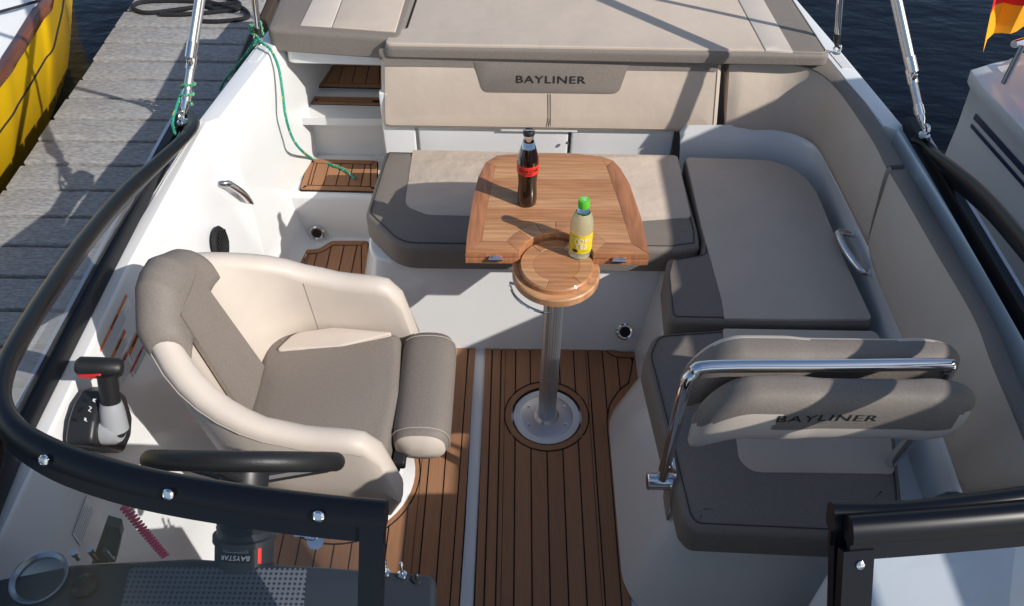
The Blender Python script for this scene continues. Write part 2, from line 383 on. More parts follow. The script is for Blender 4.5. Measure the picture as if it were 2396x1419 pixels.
# outer hull shell
ys = [-1.6, -1.2, -.9, -.5, -.1, .4, .8, 1.2, 1.7, 2.17, 2.65, 3.0, 3.35]
for sgn in (-1, 1):
    secs = []
    for yy in ys:
        b = interp(OUT, yy); secs.append([(XC + sgn * (b - .012), yy, .735), (XC + sgn * b, yy, .70), (XC + sgn * (b - .01), yy, .62), (XC + sgn * (b - .06), yy, .2), (XC + sgn * (b - .12), yy, -.3)])
    rawp('hull_side', loft(secs, False), GEL, boat)
    # gunwale top and inner wall as one moulded liner
    secs = []
    for yy in [.3, .6, 1.0, 1.5, 1.9, 2.10, 2.155, 2.17, 2.3, 2.45, 2.65, 3.0, 3.35]:
        b = interp(OUT, yy); i = interp(INN, yy); zt = .735 if yy > 2.16 else .728
        fl = min(.985, i - .02) if yy < 2.5 else i - .03
        fz = -.02
        secs.append([(XC + sgn * (b - .012), yy, zt), (XC + sgn * (b - .03), yy, zt + .004), (XC + sgn * (i + .004), yy, zt + .004), (XC + sgn * i, yy, zt), (XC + sgn * (i - .002), yy, zt - .008),
                     (XC + sgn * (i - (.055 if yy < 2.1 else .02)), yy, .5), (XC + sgn * (fl + .01 - (.03 if yy < 2.1 else 0)), yy, .16), (XC + sgn * (fl - .012 - (.03 if yy < 2.1 else 0)), yy, .05), (XC + sgn * (fl - .04 - (.03 if yy < 2.1 else 0)), yy, .012), (XC + sgn * (fl - .12), yy, fz)])
    rawp('liner_wall', loft(secs, False), GEL, boat)
    # non-slip pad on the gunwale
    a = Zp(613, 122, .739) if sgn < 0 else Zp(1978, 140, .739)
    x0 = XC + sgn * (interp(OUT, 2.5) - .025); x1 = XC + sgn * (interp(INN, 2.5) + .02)
    x2 = XC + sgn * (interp(OUT, 2.6) - .025); x3 = XC + sgn * (interp(INN, 2.6) + .02)
    rawp('non_slip_patch', solid_sheet([[(x0, 2.5, .7415), (x1, 2.5, .7415)], [(x2, 2.6, .7415), (x3, 2.6, .7415)]], (0, 0, .004)), GRY if False else mat('nonslip%d' % sgn, (.68, .68, .67), .7, bump=(300, .8, .003, (1, 1, 1))), boat)
# floor, foredeck, transom
rawp('cockpit_floor', solid_sheet([[(-.93, .25, 0), (1.16, .25, 0)], [(-.93, 2.52, 0), (1.16, 2.52, 0)]], (0, 0, .03)), GEL, boat, smooth=False)
fd = []
for yy in [-1.6, -1.2, -.9, -.5, -.1, .34]:
    b = interp(OUT, yy) - .013; fd.append([(XC - b, yy, .736), (XC - b * .5, yy, .775), (XC + b * .5, yy, .775), (XC + b, yy, .736)])
rawp('foredeck', loft(fd, False), GEL, boat)
rawp('transom', box((XC, 3.36, .2), (1.74, .04, 1.0)), GEL, boat)
rawp('engine_cover_base', box((.31, 2.99, .32), (1.42, .70, .70), bev=.02), GEL, boat)
rawp('walkway_floor', box((-.62, 3.0, .41), (.42, .72, .03)), GEL, boat)
# steps (left walk-through)
rawp('lower_step', cushion(roundpoly([(-.86, 2.455), (-.50, 2.455), (-.50, 2.72), (-.86, 2.72)], .01, 3), -.02, .21, .02, puff=0), GEL, boat)
rawp('upper_step', cushion(roundpoly([(-.86, 2.715), (-.48, 2.715), (-.48, 3.3), (-.86, 3.3)], .01, 3), .1, .42, .02, puff=0), GEL, boat)

# ---- teak foam pads
def inside_spans(poly, x, holes):
    c = []; N = len(poly)
    for i in range(N):
        a, b = poly[i], poly[(i + 1) % N]
        if (a.x > x) != (b.x > x): c.append(a.y + (b.y - a.y) * (x - a.x) / (b.x - a.x))
    c.sort(); sp = [(c[i], c[i + 1]) for i in range(0, len(c) - 1, 2)]
    for hx, hy, hr in holes:
        if abs(x - hx) < hr:
            h = math.sqrt(hr * hr - (x - hx) ** 2); n = []
            for a, b in sp:
                if hy - h > a: n.append((a, min(b, hy - h)))
                if hy + h < b: n.append((max(a, hy + h), b))
            sp = [s for s in n if s[1] > s[0]]
    return [s for s in sp if s[1] - s[0] > .004]
def strips(poly, holes, edges, gap, zb, zt, name, m, parent, swap=False, nsub=24):
    """boards between consecutive edges, clipped to poly minus holes. m: material or function(i)"""
    for i, (e0, e1) in enumerate(zip(edges, edges[1:])):
        a, b = e0 + gap / 2, e1 - gap / 2; cols = []
        for k in range(nsub + 1):
            x = a + (b - a) * k / nsub; cols.append((x, [(s[0] + gap / 2, s[1] - gap / 2) for s in inside_spans(poly, x, holes) if s[1] - s[0] > gap * 1.5]))
        runs = []; cur = []
        for c in cols:
            if cur and len(c[1]) != len(cur[-1][1]): runs.append(cur); cur = []
            if c[1]: cur.append(c)
        runs.append(cur)
        for run in runs:
            if len(run) < 2: continue
            for j in range(len(run[0][1])):
                rows = [[(x, s[j][0], zt), (x, s[j][1], zt)] for x, s in run]
                if swap: rows = [[(q[1], q[0], q[2]) for q in r] for r in rows]
                g = solid_sheet(rows, (0, 0, zt - zb))
                rawp(name, g, m(i) if callable(m) else m, parent, smooth=False)
def ring_strip(pa, pb, zb, zt):
    n = len(pa); vs = [V((q.x, q.y, zt)) for q in pa] + [V((q.x, q.y, zt)) for q in pb] + [V((q.x, q.y, zb)) for q in pa] + [V((q.x, q.y, zb)) for q in pb]; fs = []
    for k in range(n):
        j = (k + 1) % n; fs += [(k, j, n + j, n + k), (2 * n + k, 2 * n + j, j, k), (n + k, n + j, 3 * n + j, 3 * n + k), (2 * n + k, 3 * n + k, 3 * n + j, 2 * n + j)]
    return vs, fs
def pad(outline, z, x_first, pitch, holes=(), bw=.026, name='deck_pad', swap=False, label=None, hring=.024):
    p = ccw(dedup([V(q[:2]) for q in outline])); p = dens(p, .05)
    e = bpy.data.objects.new(name, None); COL.objects.link(e); e.parent = boat; e.location = V((p[0].x, p[0].y, z)) - wloc(boat)
    if label: e['label'] = label
    hs = []
    # black base with holes approximated by strips so the hole stays open
    xs = [q.x for q in p]; x0, x1 = min(xs), max(xs)
    if holes:
        n = 60; strips(p, [(h[0], h[1], h[2]) for h in holes], [x0 + (x1 - x0) * k / n for k in range(n + 1)], 0.0, z + .001, z + .006, 'pad_base', BLK, e, nsub=1) if False else None
        vs, fs = [], []
        n = 90
        for k in range(n):
            xa, xb = x0 + (x1 - x0) * k / n + 1e-5, x0 + (x1 - x0) * (k + 1) / n - 1e-5
            sa, sb = inside_spans(p, xa, holes), inside_spans(p, xb, holes)
            if len(sa) == len(sb):
                for s, t in zip(sa, sb):
                    g = solid_sheet([[(xa, s[0], z + .006), (xa, s[1], z + .006)], [(xb, t[0], z + .006), (xb, t[1], z + .006)]], (0, 0, .005)); vs, fs = merge((vs, fs), g)
        raw('pad_base', vs, fs, BLK, e, smooth=False)
    else:
        rawp('pad_base', cushion(p, z + .001, z + .006, .002, puff=0, seg=2), BLK, e)
    po = offset(p, .0045); pi = offset(p, bw)
    rawp('border', ring_strip(po, pi, z + .005, z + .009), EVA, e, smooth=False)
    inner = offset(p, bw + .004)
    hh = []
    for h in holes:
        hh.append((h[0], h[1], h[2] + hring + .004)); n = 48
        rawp('border_ring', ring_strip([V((h[0] + (h[2] + .005) * math.cos(t * 2 * math.pi / n), h[1] + (h[2] + .005) * math.sin(t * 2 * math.pi / n))) for t in range(n)],
                                  [V((h[0] + (h[2] + hring) * math.cos(t * 2 * math.pi / n), h[1] + (h[2] + hring) * math.sin(t * 2 * math.pi / n))) for t in range(n)], z + .005, z + .009), EVA, e, smooth=False)
    if swap: inner = [V((q.y, q.x)) for q in inner]; hh = [(b, a, c) for a, b, c in hh]
    xs = [q.x for q in inner]; a = x_first
    while a > min(xs): a -= pitch
    ed = [a]
    while ed[-1] < max(xs): ed.append(ed[-1] + pitch)
    strips(inner, hh, ed, .0045, z + .005, z + .009, 'plank', lambda i: EVAS[(i * 5) % 3], e, swap)
    return e
POST = Zp(1279, 976, 0)
q5 = lambda x, y: Zp(1050 + x / 2.122, 750 + y / 2.122, 0)
c5 = [q5(178, 99), q5(772, 102), q5(800, 132), q5(832, 160), q5(938, 164), q5(957, 195), q5(932, 338), q5(880, 378), q5(838, 440), q5(828, 520), q5(868, 960), q5(910, 1419)]
d = (c5[-1] - c5[-2]); c5 += [c5[-1] + d * .8]
lb = q5(122, 1419); lt = q5(176, 104); c5 += [V((lb.x + (lb.x - lt.x) * .3, c5[-1].y, 0))]
pad(roundpoly([(p.x, p.y) for p in c5], [.02, .02, .03, .03, .02, .02, .04, .05, .05, .05, .1, .1, 0, 0], 4), 0, q5(262, 125).x, .0495, [(POST.x, POST.y, .109)], label='brown centre deck pad with round cut-out for the table post')
PED = (-.50, 1.375, .19)
lr0 = Zp(1117, 797, 0); lr1 = Zp(1085, 1419, 0)
pad(roundpoly([(-.80, lr0.y), (lr0.x, lr0.y), (lr1.x - .012, .72), (-.80, .72)], .02, 4), 0, lr0.x - .03, .0495, [(PED[0], PED[1], PED[2] + .012)], label='brown deck pad under the helm seat')
q6 = lambda x, y, z=0: Zp(600 + x / 2.956, 400 + y / 2.956, z)
c6 = [q6(275, 690), q6(300, 555), q6(430, 548), q6(520, 491), q6(778, 491), q6(800, 760)]
bl = c6[0] + (c6[0] - c6[1]) * 1.0
pad(roundpoly([(bl.x, 2.0)] + [(p.x, p.y) for p in c6[1:5]] + [(c6[5].x + .02, 2.0)], [.01, .03, .04, .04, .02, .01], 4), 0, c6[3].x + .006, .049, label='small brown deck pad behind the helm seat')
st2 = [Zp(722, 374, .212), Zp(885, 378, .212), Zp(885, 452, .212), Zp(699, 448, .212)]
pad(roundpoly([(p.x, p.y) for p in st2], .015, 3), .21, -.765, .047, label='brown pad on the lower boarding step')
st3 = [Zp(733, 229, .42), Zp(900, 232, .42), Zp(900, 252, .42), Zp(722, 248, .42)]
pad(roundpoly([(p.x, p.y) for p in st3], .012, 3), .42, -2, 5, bw=.018, label='narrow brown pad on the edge of the upper step')
rawp('raised_plinth', cushion(roundpoly([(-.815, 2.84), (-.48, 2.84), (-.48, 3.25), (-.815, 3.25)], .02, 3), .40, .435, .012, puff=0), GEL, boat)
st4 = [Zp(768, 152, .435), Zp(905, 150, .435), Zp(905, 211, .435), Zp(740, 207, .435)]
pad(roundpoly([(p.x, p.y) for p in st4], .015, 3), .435, -.735, .052, label='brown pad under the raised sunpad lid')
e = Zp(1495, 1407, 0); pad(roundpoly([(e.x, e.y), (e.x + .5, e.y), (e.x + .5, e.y - .3), (e.x, e.y - .3)], .03, 4), 0, e.x + .04, .05, label='brown pad in the passenger footwell')
# seat plinths
rawp('helm_plinth', cushion([(PED[0] + PED[2] * math.cos(t * math.pi / 24), PED[1] + PED[2] * math.sin(t * math.pi / 24)) for t in range(48)], -.01, .09, .03, flare=.012, puff=0), GEL, boat)
bb = roundpoly([(-.475, 2.5), (-.475, 1.955), (.485, 1.955), (.485, 2.5)], [.01, .11, .02, .01], 8)
rawp('aft_bench_base', cushion(bb, -.02, .345, .012, flare=.035, puff=0), GEL, boat)
sb = roundpoly([(.485, 1.60), (1.10, 1.60), (1.10, 2.5), (.485, 2.5)], .02, 4)
rawp('side_bench_base', cushion(sb, -.02, .345, .012, flare=.03, puff=0), GEL, boat)
pb = roundpoly([(.405, 1.03), (1.12, 1.03), (1.12, 1.62), (.405, 1.62)], [.05, .02, .02, .08], 6)
rawp('passenger_seat_base', cushion(pb, -.02, .335, .02, flare=.045, puff=0), GEL, boat)
# low rounded kerb at the foot of the passenger base
rawp('base_skirt', cushion(roundpoly([(.365, 1.0), (1.1, 1.0), (1.1, 1.66), (.365, 1.66)], [.05, .02, .02, .09], 6), -.02, .03, .025, puff=0, flare=.01), GEL, boat)
# panels behind the aft bench
g = []
for a, b in ((893, 972), (976, 1333), (1337, 1583)):
    p0 = Yp(a, 300, 2.50); p1 = Yp(b, 300, 2.50)
    rawp('bench_back_panel', box(((p0.x + p1.x) / 2, 2.52, .49), (p1.x - p0.x - .006, .03, .26), bev=.004), GEL, boat)
p0 = Yp(1150, 330, 2.49); p1 = Yp(1330, 330, 2.49)
rawp('locker_trim', box(((p0.x + p1.x) / 2 + .03, 2.498, .492), (p1.x - p0.x, .014, .03), bev=.004), GEL, boat)
rawp('snap_stud', lathe([(.006, 0), (.006, .004), (.003, .006)], Yp(1327, 334, 2.489), (0, -1, 0), 12), CHR, boat)
# right coaming: curves from the photograph
cB = [Zp(1590, 367, .40), Zp(1700, 369, .40), Zp(1809, 374, .40), Zp(1863, 391, .40), Zp(1900, 418, .40), Zp(1921, 441, .40), Zp(1942, 492, .40), Zp(1985, 598, .40), Zp(2027, 690, .40), Zp(2060, 790, .40), Zp(2100, 900, .40), Zp(2140, 1020, .40), Zp(2190, 1160, .40)]
cC = [Zp(1590, 308, .50), Zp(1700, 308, .50), Zp(1818, 308, .50), Zp(1869, 321, .50), Zp(1910, 348, .50), Zp(1943, 406, .50), Zp(1981, 480, .50), Zp(2029, 577, .50), Zp(2055, 660, .50), Zp(2103, 778, .50), Zp(2148, 890, .50), Zp(2195, 1000, .50), Zp(2249, 1154, .50)]
sB = catmull(cB, 4); sC = catmull(cC, 4)
secs = []
for a, b in zip(sB, sC):
    m = a.lerp(b, .5) + V((0, 0, .0)); secs.append([a + V((0, 0, -.1)), a, a.lerp(b, .35) + V((0, 0, .012)), a.lerp(b, .7) + V((0, 0, .012)), b, b + (b - a) * .25 + V((.02, 0, .0))])
rawp('bench_coaming', loft(secs, False), GEL, boat)

# ---- grab handles, drains, speaker
def handle(name, a, b, out, r, parent=boat, bulge=.05):
    a, b = V(a), V(b); out = V(out); pts = [a - out * .012, a + out * bulge * .75, a.lerp(b, .15) + out * bulge, a.lerp(b, .5) + out * bulge * 1.12, a.lerp(b, .85) + out * bulge, b + out * bulge * .75, b - out * .012]
    return rawp(name, tube(catmull(pts, 6), r, 12), CHR, parent)
hx = -.925
a, b = Xp(490, 436, -.955), Xp(552, 492, -.945)
handle('grab_handle', a, b, (1, .15, .15), .0125, bulge=.06)['label'] = 'polished grab handle on the white side wall'
a, b = Zp(1976, 548, .47), Zp(2034, 640, .47)
handle('grab_handle', a + V((.02, 0, 0)), b + V((.02, 0, 0)), (-1, 0, .2), .011)['label'] = 'polished grab handle beside the side bench'
def drain(p, axis):
    rawp('drain', lathe([(.030, 0), (.030, .004), (.024, .007), (.019, .006), (.019, .003)], p, axis, 24), CHR, boat)
    rawp('drain_hole', lathe([(.0185, .0), (.0185, .0045)], p, axis, 20), BLK, boat)
drain(Yp(742, 545, 2.440), (0, -1, .25)); drain(Yp(1462, 776, 1.895), (0, -1, .6))
sp = Xp(512, 572, -.888)
rawp('speaker', lathe([(.052, 0), (.056, .004), (.05, .012), (.02, .014)], sp, (1, 0, .1), 28), BLK, boat)
for k in range(7): rawp('speaker_slat', box(sp + V((.0145, (k - 3) * .0125, 0)), (.003, .005, 2 * math.sqrt(.046 ** 2 - ((k - 3) * .0125) ** 2))), PLA, boat)

# ---- windshield
top = [V((-.972, 2.165, .757)), Zp(455, 300, .785), Zp(300, 432, .895), Zp(190, 560, .985), Zp(100, 690, 1.06), Zp(40, 790, 1.105), Zp(12, 850, 1.125), Zp(4, 920, 1.14), Zp(40, 985, 1.148), Zp(140, 1040, 1.15), Zp(280, 1085, 1.15), Zp(420, 1115, 1.15), Zp(600, 1143, 1.15), Zp(760, 1163, 1.15), Zp(905, 1176, 1.15)]
base = [V((-1.0, 2.175, .745)), V((-1.003, 2.0, .748)), V((-1.01, 1.62, .75)), V((-1.012, 1.38, .752)), V((-1.012, 1.16, .755)), V((-1.01, 1.0, .758)), V((-1.0, .88, .762)), V((-.985, .77, .768)), V((-.95, .66, .775)), V((-.86, .53, .785)), V((-.75, .45, .795)), V((-.60, .40, .80)), V((-.46, .37, .80)), V((-.32, .355, .80)), V((-.19, .345, .80))]
MX = .10
def mir(p, i):
    m = MX + (.142 - MX) * max(0, min(1, (i - 6) / 4)); return V((2 * m - p.x, p.y, p.z))
topR = [mir(p, i) for i, p in enumerate(top)]; baseR = [mir(p, i) for i, p in enumerate(base)]
topR[-1] = Zp(1945, 1180, 1.15); topR[0] = Zp(2132, 332, .757); topR[1] = Zp(2182, 350, .79); topR[2] = Zp(2298, 440, .88)
PROF = [(-.005, .060), (-.005, .038), (-.0145, .034), (-.0165, .022), (-.0145, .007), (-.008, -.001), (0, -.003), (.008, -.001), (.0145, .007), (.0165, .022), (.0145, .034), (.005, .038), (.005, .060)]
def sweep(T, B, prof):
    secs = []; N = len(T)
    for i in range(N):
        t = (T[min(i + 1, N - 1)] - T[max(i - 1, 0)]).normalized(); d = B[i] - T[i]; d = d - t * d.dot(t)
        L = d.length; d = d.normalized() if L > 1e-4 else V((0, 0, -1)); n = t.cross(d).normalized(); s = min(1, max(.25, L / .07))
        secs.append([T[i] + n * a + d * b * s for a, b in prof])
    return loft(secs)
for side, (T, B) in enumerate(((top, base), (topR, baseR))):
    T = catmull(T, 5); B = catmull(B, 5); sg = -1 if side == 0 else 1
    ws = bpy.data.objects.new('windshield', None); COL.objects.link(ws); ws.parent = boat; ws.location = V((XC + sg * 1.0, 1.0, .75)) - wloc(boat)
    ws['label'] = 'black framed windshield half over the ' + ('helm' if side == 0 else 'passenger side')
    rawp('top_frame', sweep(T, B, PROF), FRM, ws, sharp=50)
    rawp('base_frame', sweep([b + V((0, 0, .012)) for b in B], [b + V((0, 0, -.3)) for b in B], [(-.014, 0), (-.012, -.012), (.012, -.012), (.014, 0), (.014, .03), (-.014, .03)]), FRM, ws)
    rawp('base_trim', sweep([b + V((sg * .03, 0, .004)) for b in B], [b + V((sg * .03, 0, -.3)) for b in B], [(-.008, 0), (-.005, -.006), (.005, -.006), (.008, 0), (.008, .02), (-.008, .02)]), ALU, ws)
    # panes: side pane and front pane
    cut = 37
    for a, b in ((1, cut), (cut, len(T) - 1)):
        rawp('pane', loft([[T[i].lerp(B[i], .04), T[i].lerp(B[i], .35), T[i].lerp(B[i], .7), B[i] + V((0, 0, .015))] for i in range(a, b + 1)], False), PANE, ws)
    # end post at the walk-through and corner post
    for i, wd in ((len(T) - 1, .034), (cut, .012)):
        p, q = T[i], B[i]; d = (q - p).normalized(); t = (T[i] - T[i - 1]).normalized(); n = t.cross(d).normalized()
        tt = t * (-sg) if False else t
        c0 = p - t * wd / 2 + d * .04
        pr = [(-wd / 2, -.011), (wd / 2, -.011), (wd / 2, .011), (-wd / 2, .011)]
        rawp('post', loft([[c + t * u + n * v for u, v in pr] for c in (p - t * wd * .55 + d * .02, q - t * wd * .55)]), FRM, ws, smooth=False)
    # snap studs on the outer face
    pts = ((138, 1063), (420, 1138), (753, 1187)) if side == 0 else ()
    for px, py in pts:
        i = min(range(len(T)), key=lambda k: (Zp(px, py, 1.135) - T[k]).length)
        d = (B[i] - T[i]).normalized(); t = (T[min(i + 1, len(T) - 1)] - T[i - 1]).normalized(); n = t.cross(d).normalized()
        if n.z < 0: n = -n
        c = T[i] + d * .02 + n * .0205
        rawp('snap_stud', lathe([(.0085, 0), (.0085, .003), (.006, .006), (.0055, .004), (.002, .004)], c, n, 20), CHR, ws)
    if side == 1:
        # walk-through panel opened and folded over the passenger half: second frame with its own pane
        pt = [Zp(1985, 1212, 1.165), Zp(2200, 1196, 1.165), Zp(2480, 1172, 1.165)]
        bt = [p + V((0, -.20, -.24)) for p in pt]
        pt = catmull(pt, 5); bt = catmull(bt, 5)
        rawp('folded_panel_frame', sweep(pt, bt, PROF), FRM, ws, sharp=50)
        rawp('folded_panel_pane', loft([[a.lerp(b, .2), a.lerp(b, 1.0)] for a, b in zip(pt, bt)], False), PANE, ws)
        d = (bt[0] - pt[0]).normalized(); t = (pt[1] - pt[0]).normalized(); n = t.cross(d).normalized()
        pr = [(-.022, -.009), (.022, -.009), (.022, .009), (-.022, .009)]
        rawp('folded_panel_post', loft([[c + t * u + n * v for u, v in pr] for c in (pt[0] + t * .014 + d * .045, pt[0] + t * .014 + d * .4)]), FRM, ws, smooth=False)
        nn = n if n.z > 0 else -n
        rawp('screw', lathe([(.0065, 0), (.006, .002), (.002, .0035)], pt[0] + t * .016 + d * .065 + nn * .0095, nn, 16), CHR, ws)

# ---- helm console
def child(name, loc, parent=boat, label=None):
    e = bpy.data.objects.new(name, None); COL.objects.link(e); e.parent = parent; e.location = V(loc) - wloc(parent)
    if label: e['label'] = label
    return e
con = child('helm_console', (-.5, .6, .3), label='charcoal helm console with perforated top and switches')
ZD = .80
dl = Zp(165, 1318, ZD); dm = Zp(450, 1303, ZD); dr = Zp(860, 1330, ZD); dr2 = Zp(1022, 1352, ZD - .015)
dout = [(dl.x - .12, dl.y - .03), (dl.x, dl.y), (dm.x, dm.y), (dr.x, dr.y), (dr2.x, dr2.y), (dr2.x + .01, .42), (-.2, .36), (-.88, .44), (-.97, .6)]
rawp('dash_body', cushion(roundpoly(dout, [.02, .01, .03, .03, .02, .02, .02, .02, .02], 4), .25, ZD, .012, flare=-.03, puff=0), DSH, con)
rawp('dash_face', cushion(roundpoly([(dl.x - .08, dl.y - .05), (dr2.x - .03, dr2.y - .04), (dr2.x - .03, .45), (dl.x - .08, .45)], .02, 3), .0, .6, .01, puff=0), GEL, con)
m0, m1, m2, m3 = Zp(305, 1328, ZD), Zp(720, 1330, ZD), Zp(715, 1440, ZD), Zp(285, 1440, ZD)
rawp('perforated_panel', cushion(roundpoly([(m0.x, m0.y), (m1.x, m1.y), (m2.x, m2.y - .06), (m3.x, m3.y - .06)], .01, 3), ZD - .006, ZD + .003, .002, puff=0, seg=2), MSH, con)
cu = Zp(92, 1352, ZD + .004)
rawp('cup_holder', lathe([(.0, -.055), (.030, -.055), (.036, -.04), (.040, -.002), (.046, .004), (.049, .003), (.049, .0), (.042, -.006)], cu, (0, 0, 1), 32), mat('dull_steel', (.3, .32, .36), .3, metal=1), con)
rawp('round_knob', lathe([(.022, 0), (.022, .006), (.014, .012), (.012, .014)], Zp(200, 1372, ZD), (0, 0, 1), 24), PLA, con)
for px, py, hh, m in ((902, 1328, .03, CHR), (941, 1333, .028, CHR), (976, 1345, .014, PLA)):
    p = Zp(px, py + 14, ZD)
    sw = rawp('toggle_switch', merge(lathe([(.009, 0), (.009, .004), (.004, .006)], p, (0, .35, 1), 12), lathe([(.0028, .003), (.004, hh), (.002, hh + .003)], p, (0, .35, 1), 10)), m, con)
# black rail bracket with steel posts
bp_ = [(254, 1205), (286, 1214), (291, 1236), (277, 1296), (221, 1300)]
yb = dm.y + .02
rawp('device_bracket', cushion([(q.x, q.z) for q in (Yp(a, b, yb) for a, b in bp_)], 0, .018, .003, basis((0, yb, 0), (1, 0, 0), (0, 0, 1), (0, -1, 0)), puff=0), PLA, con)
for px in (223, 260): 
    p = Zp(px, 1306, ZD); rawp('bracket_post', lathe([(.005, -.005), (.005, .03)], p + V((0, .0, 0)), (0, 0, 1), 10), CHR, con)
p = Zp(181, 1306, ZD); rawp('bolt', lathe([(.004, -.005), (.004, .012), (.006, .012), (.006, .02)], p, (0, 0, 1), 10), CHR, con)
rawp('passenger_console', cushion(roundpoly([(.63, .34), (1.13, .40), (1.17, .80), (.63, .78)], .03, 4), .0, .79, .03, puff=0), GEL, boat)
# steering wheel and hydraulic helm
AX = V((0, .835, .55)).normalized()
wc = V((-.474, .832, .915)); hb = V((-.482, dm.y - .02, ZD - .06))
AX2 = (wc - hb).normalized()
stw = child('steering_wheel', wc, label='black padded steering wheel seen edge-on')
x_, y_, z_ = frame_of(AX, (1, 0, 0))
n = 48; rawp('rim', tube([wc + (x_ * math.cos(2 * math.pi * k / n) + y_ * math.sin(2 * math.pi * k / n)) * .158 for k in range(n)], .0175, 14, True), RUB, stw)
for a in (.5, 2.64, 4.71):
    rawp('spoke', tube([wc - AX * .03 + (x_ * math.cos(a) + y_ * math.sin(a)) * .03, wc - AX * .01 + (x_ * math.cos(a) + y_ * math.sin(a)) * .15], .011, 10), PLA, stw)
rawp('hub', lathe([(.038, -.06), (.042, -.04), (.042, -.02), (.03, -.008)], wc, AX, 24), PLA, stw)
L = (wc - hb).length
pr = []
for k in range(6): pr += [(.050, L - .075 - k * .009), (.044, L - .0795 - k * .009)]
pr = [(.052, 0), (.052, .082), (.056, .084), (.056, .094)] + [(.05, .096)] + pr[::-1] + [(.036, L - .06)]
sc_ = rawp('steering_column', lathe(pr, hb, AX2, 28), PLA, con)
# label on the helm, lettering upside down towards the camera
side = V((0, -.55, .835)).normalized()
lc = hb + AX2 * .060 + side * .0535
ux = V((-1, 0, 0)); vy = -AX2
Ml = basis(lc, ux, vy, ux.cross(vy))
if Ml.to_3x3() @ V((0, 0, 1)) @ side < 0: pass
nl = side; ul = (AX2.cross(nl)).normalized(); vl = nl.cross(ul)
Ml = basis(lc, -ul if ul.x > 0 else ul, V((0, 0, 0)) - AX2, nl)
ul = AX2.cross(nl); Ml = basis(lc, ul if (ul.cross(-AX2)).dot(nl) > 0 else -ul, -AX2, nl)
def bend(vs, M, c, ax, R):
    out = []
    for v in vs:
        p = M @ V((0, v[1], 0)); a = v[0] / R; u = M.to_3x3() @ V((1, 0, 0)); nn = M.to_3x3() @ V((0, 0, 1))
        base_ = p - nn * R; out.append(base_ + (nn * math.cos(a) + u * math.sin(a)) * (R + v[2]))
    return out
def bent_rect(w_, h_, th, n=10):
    rows = [[V((-w_ / 2 + w_ * k / n, -h_ / 2, th)), V((-w_ / 2 + w_ * k / n, h_ / 2, th))] for k in range(n + 1)]
    return solid_sheet(rows, (0, 0, th * .8))
g = bent_rect(.055, .03, .0012); raw('helm_label', bend(g[0], Ml, 0, 0, .052), g[1], BLK, con)
g = text_mesh('BAYSTAR', .0125, .0002, shear=.2); raw('helm_lettering', bend([v + V((0, .006, .0018)) for v in g[0]], Ml, 0, 0, .052), g[1], WHT, con, smooth=False)
for k in range(3): g = bent_rect(.045, .0014, .0016); raw('helm_small_print', bend([v + V((0, -.004 - k * .0035, .0004)) for v in g[0]], Ml, 0, 0, .052), g[1], PRT, con)
g = bent_rect(.007, .032, .0014); raw('red_label_bar', bend([v + V((-.042, 0, 0)) for v in g[0]], Ml, 0, 0, .052), g[1], CRED, con)
# throttle control on the left wall
XW = -.935
thr = child('throttle_control', Xp(240, 1000, XW), label='black side mounted throttle lever with F N R markings')
c = Xp(225, 985, XW + .01)
pl = [Xp(px, py, XW + .02) for px, py in ((182, 1042), (190, 985), (203, 945), (222, 915), (246, 905), (268, 925), (283, 975), (280, 1020), (262, 1062))]
rawp('base_plate', cushion(roundpoly([(p.y, p.z) for p in pl], .02, 3), -.03, .03, .012, basis((XW + .02, 0, 0), (0, 1, 0), (0, 0, 1), (1, 0, 0)), puff=0), PLA, thr)
pv = Xp(268, 1005, XW + .07)
rawp('pivot', lathe([(.034, -.03), (.034, 0), (.028, .012), (.012, .014)], pv, (1, 0, .1), 24), GRY, thr)
rawp('pivot_cap', lathe([(.019, .012), (.019, .017), (.014, .019)], pv, (1, 0, .1), 20), BLK, thr)
tp = Xp(250, 875, XW + .075)
rawp('lever_arm', tube(catmull([pv, pv.lerp(tp, .35), pv.lerp(tp, .5)], 4), [.030, .029, .028, .027, .026, .025, .024, .023, .022], 14), GRY, thr)
rawp('lever_grip_stem', tube([pv.lerp(tp, .45), tp], .0205, 14), RUB, thr)
ga, gb = Xp(178, 857, XW + .01), Xp(286, 862, XW + .10)
gm = [ga, ga.lerp(gb, .08), ga.lerp(gb, .5), ga.lerp(gb, .92), gb]
rawp('lever_grip', tube(gm, [.014, .021, .022, .022, .017], 14), RUB, thr)
rawp('trim_button', box(ga.lerp(gb, .35) + V((0, -.018, -.006)), (.05, .012, .014), bev=.003), RED, thr)
for s, px, py in (('R', 221, 937), ('N', 211, 958), ('F', 201, 983)):
    p = Xp(px, py, XW + .0515); text('marking', s, .016, basis(p, (0, -.5, .87), (0, .87, .5), (1, 0, 0)) if False else basis(p, (0, .94, .34), (0, -.34, .94), (1, 0, 0)), WHT, thr)
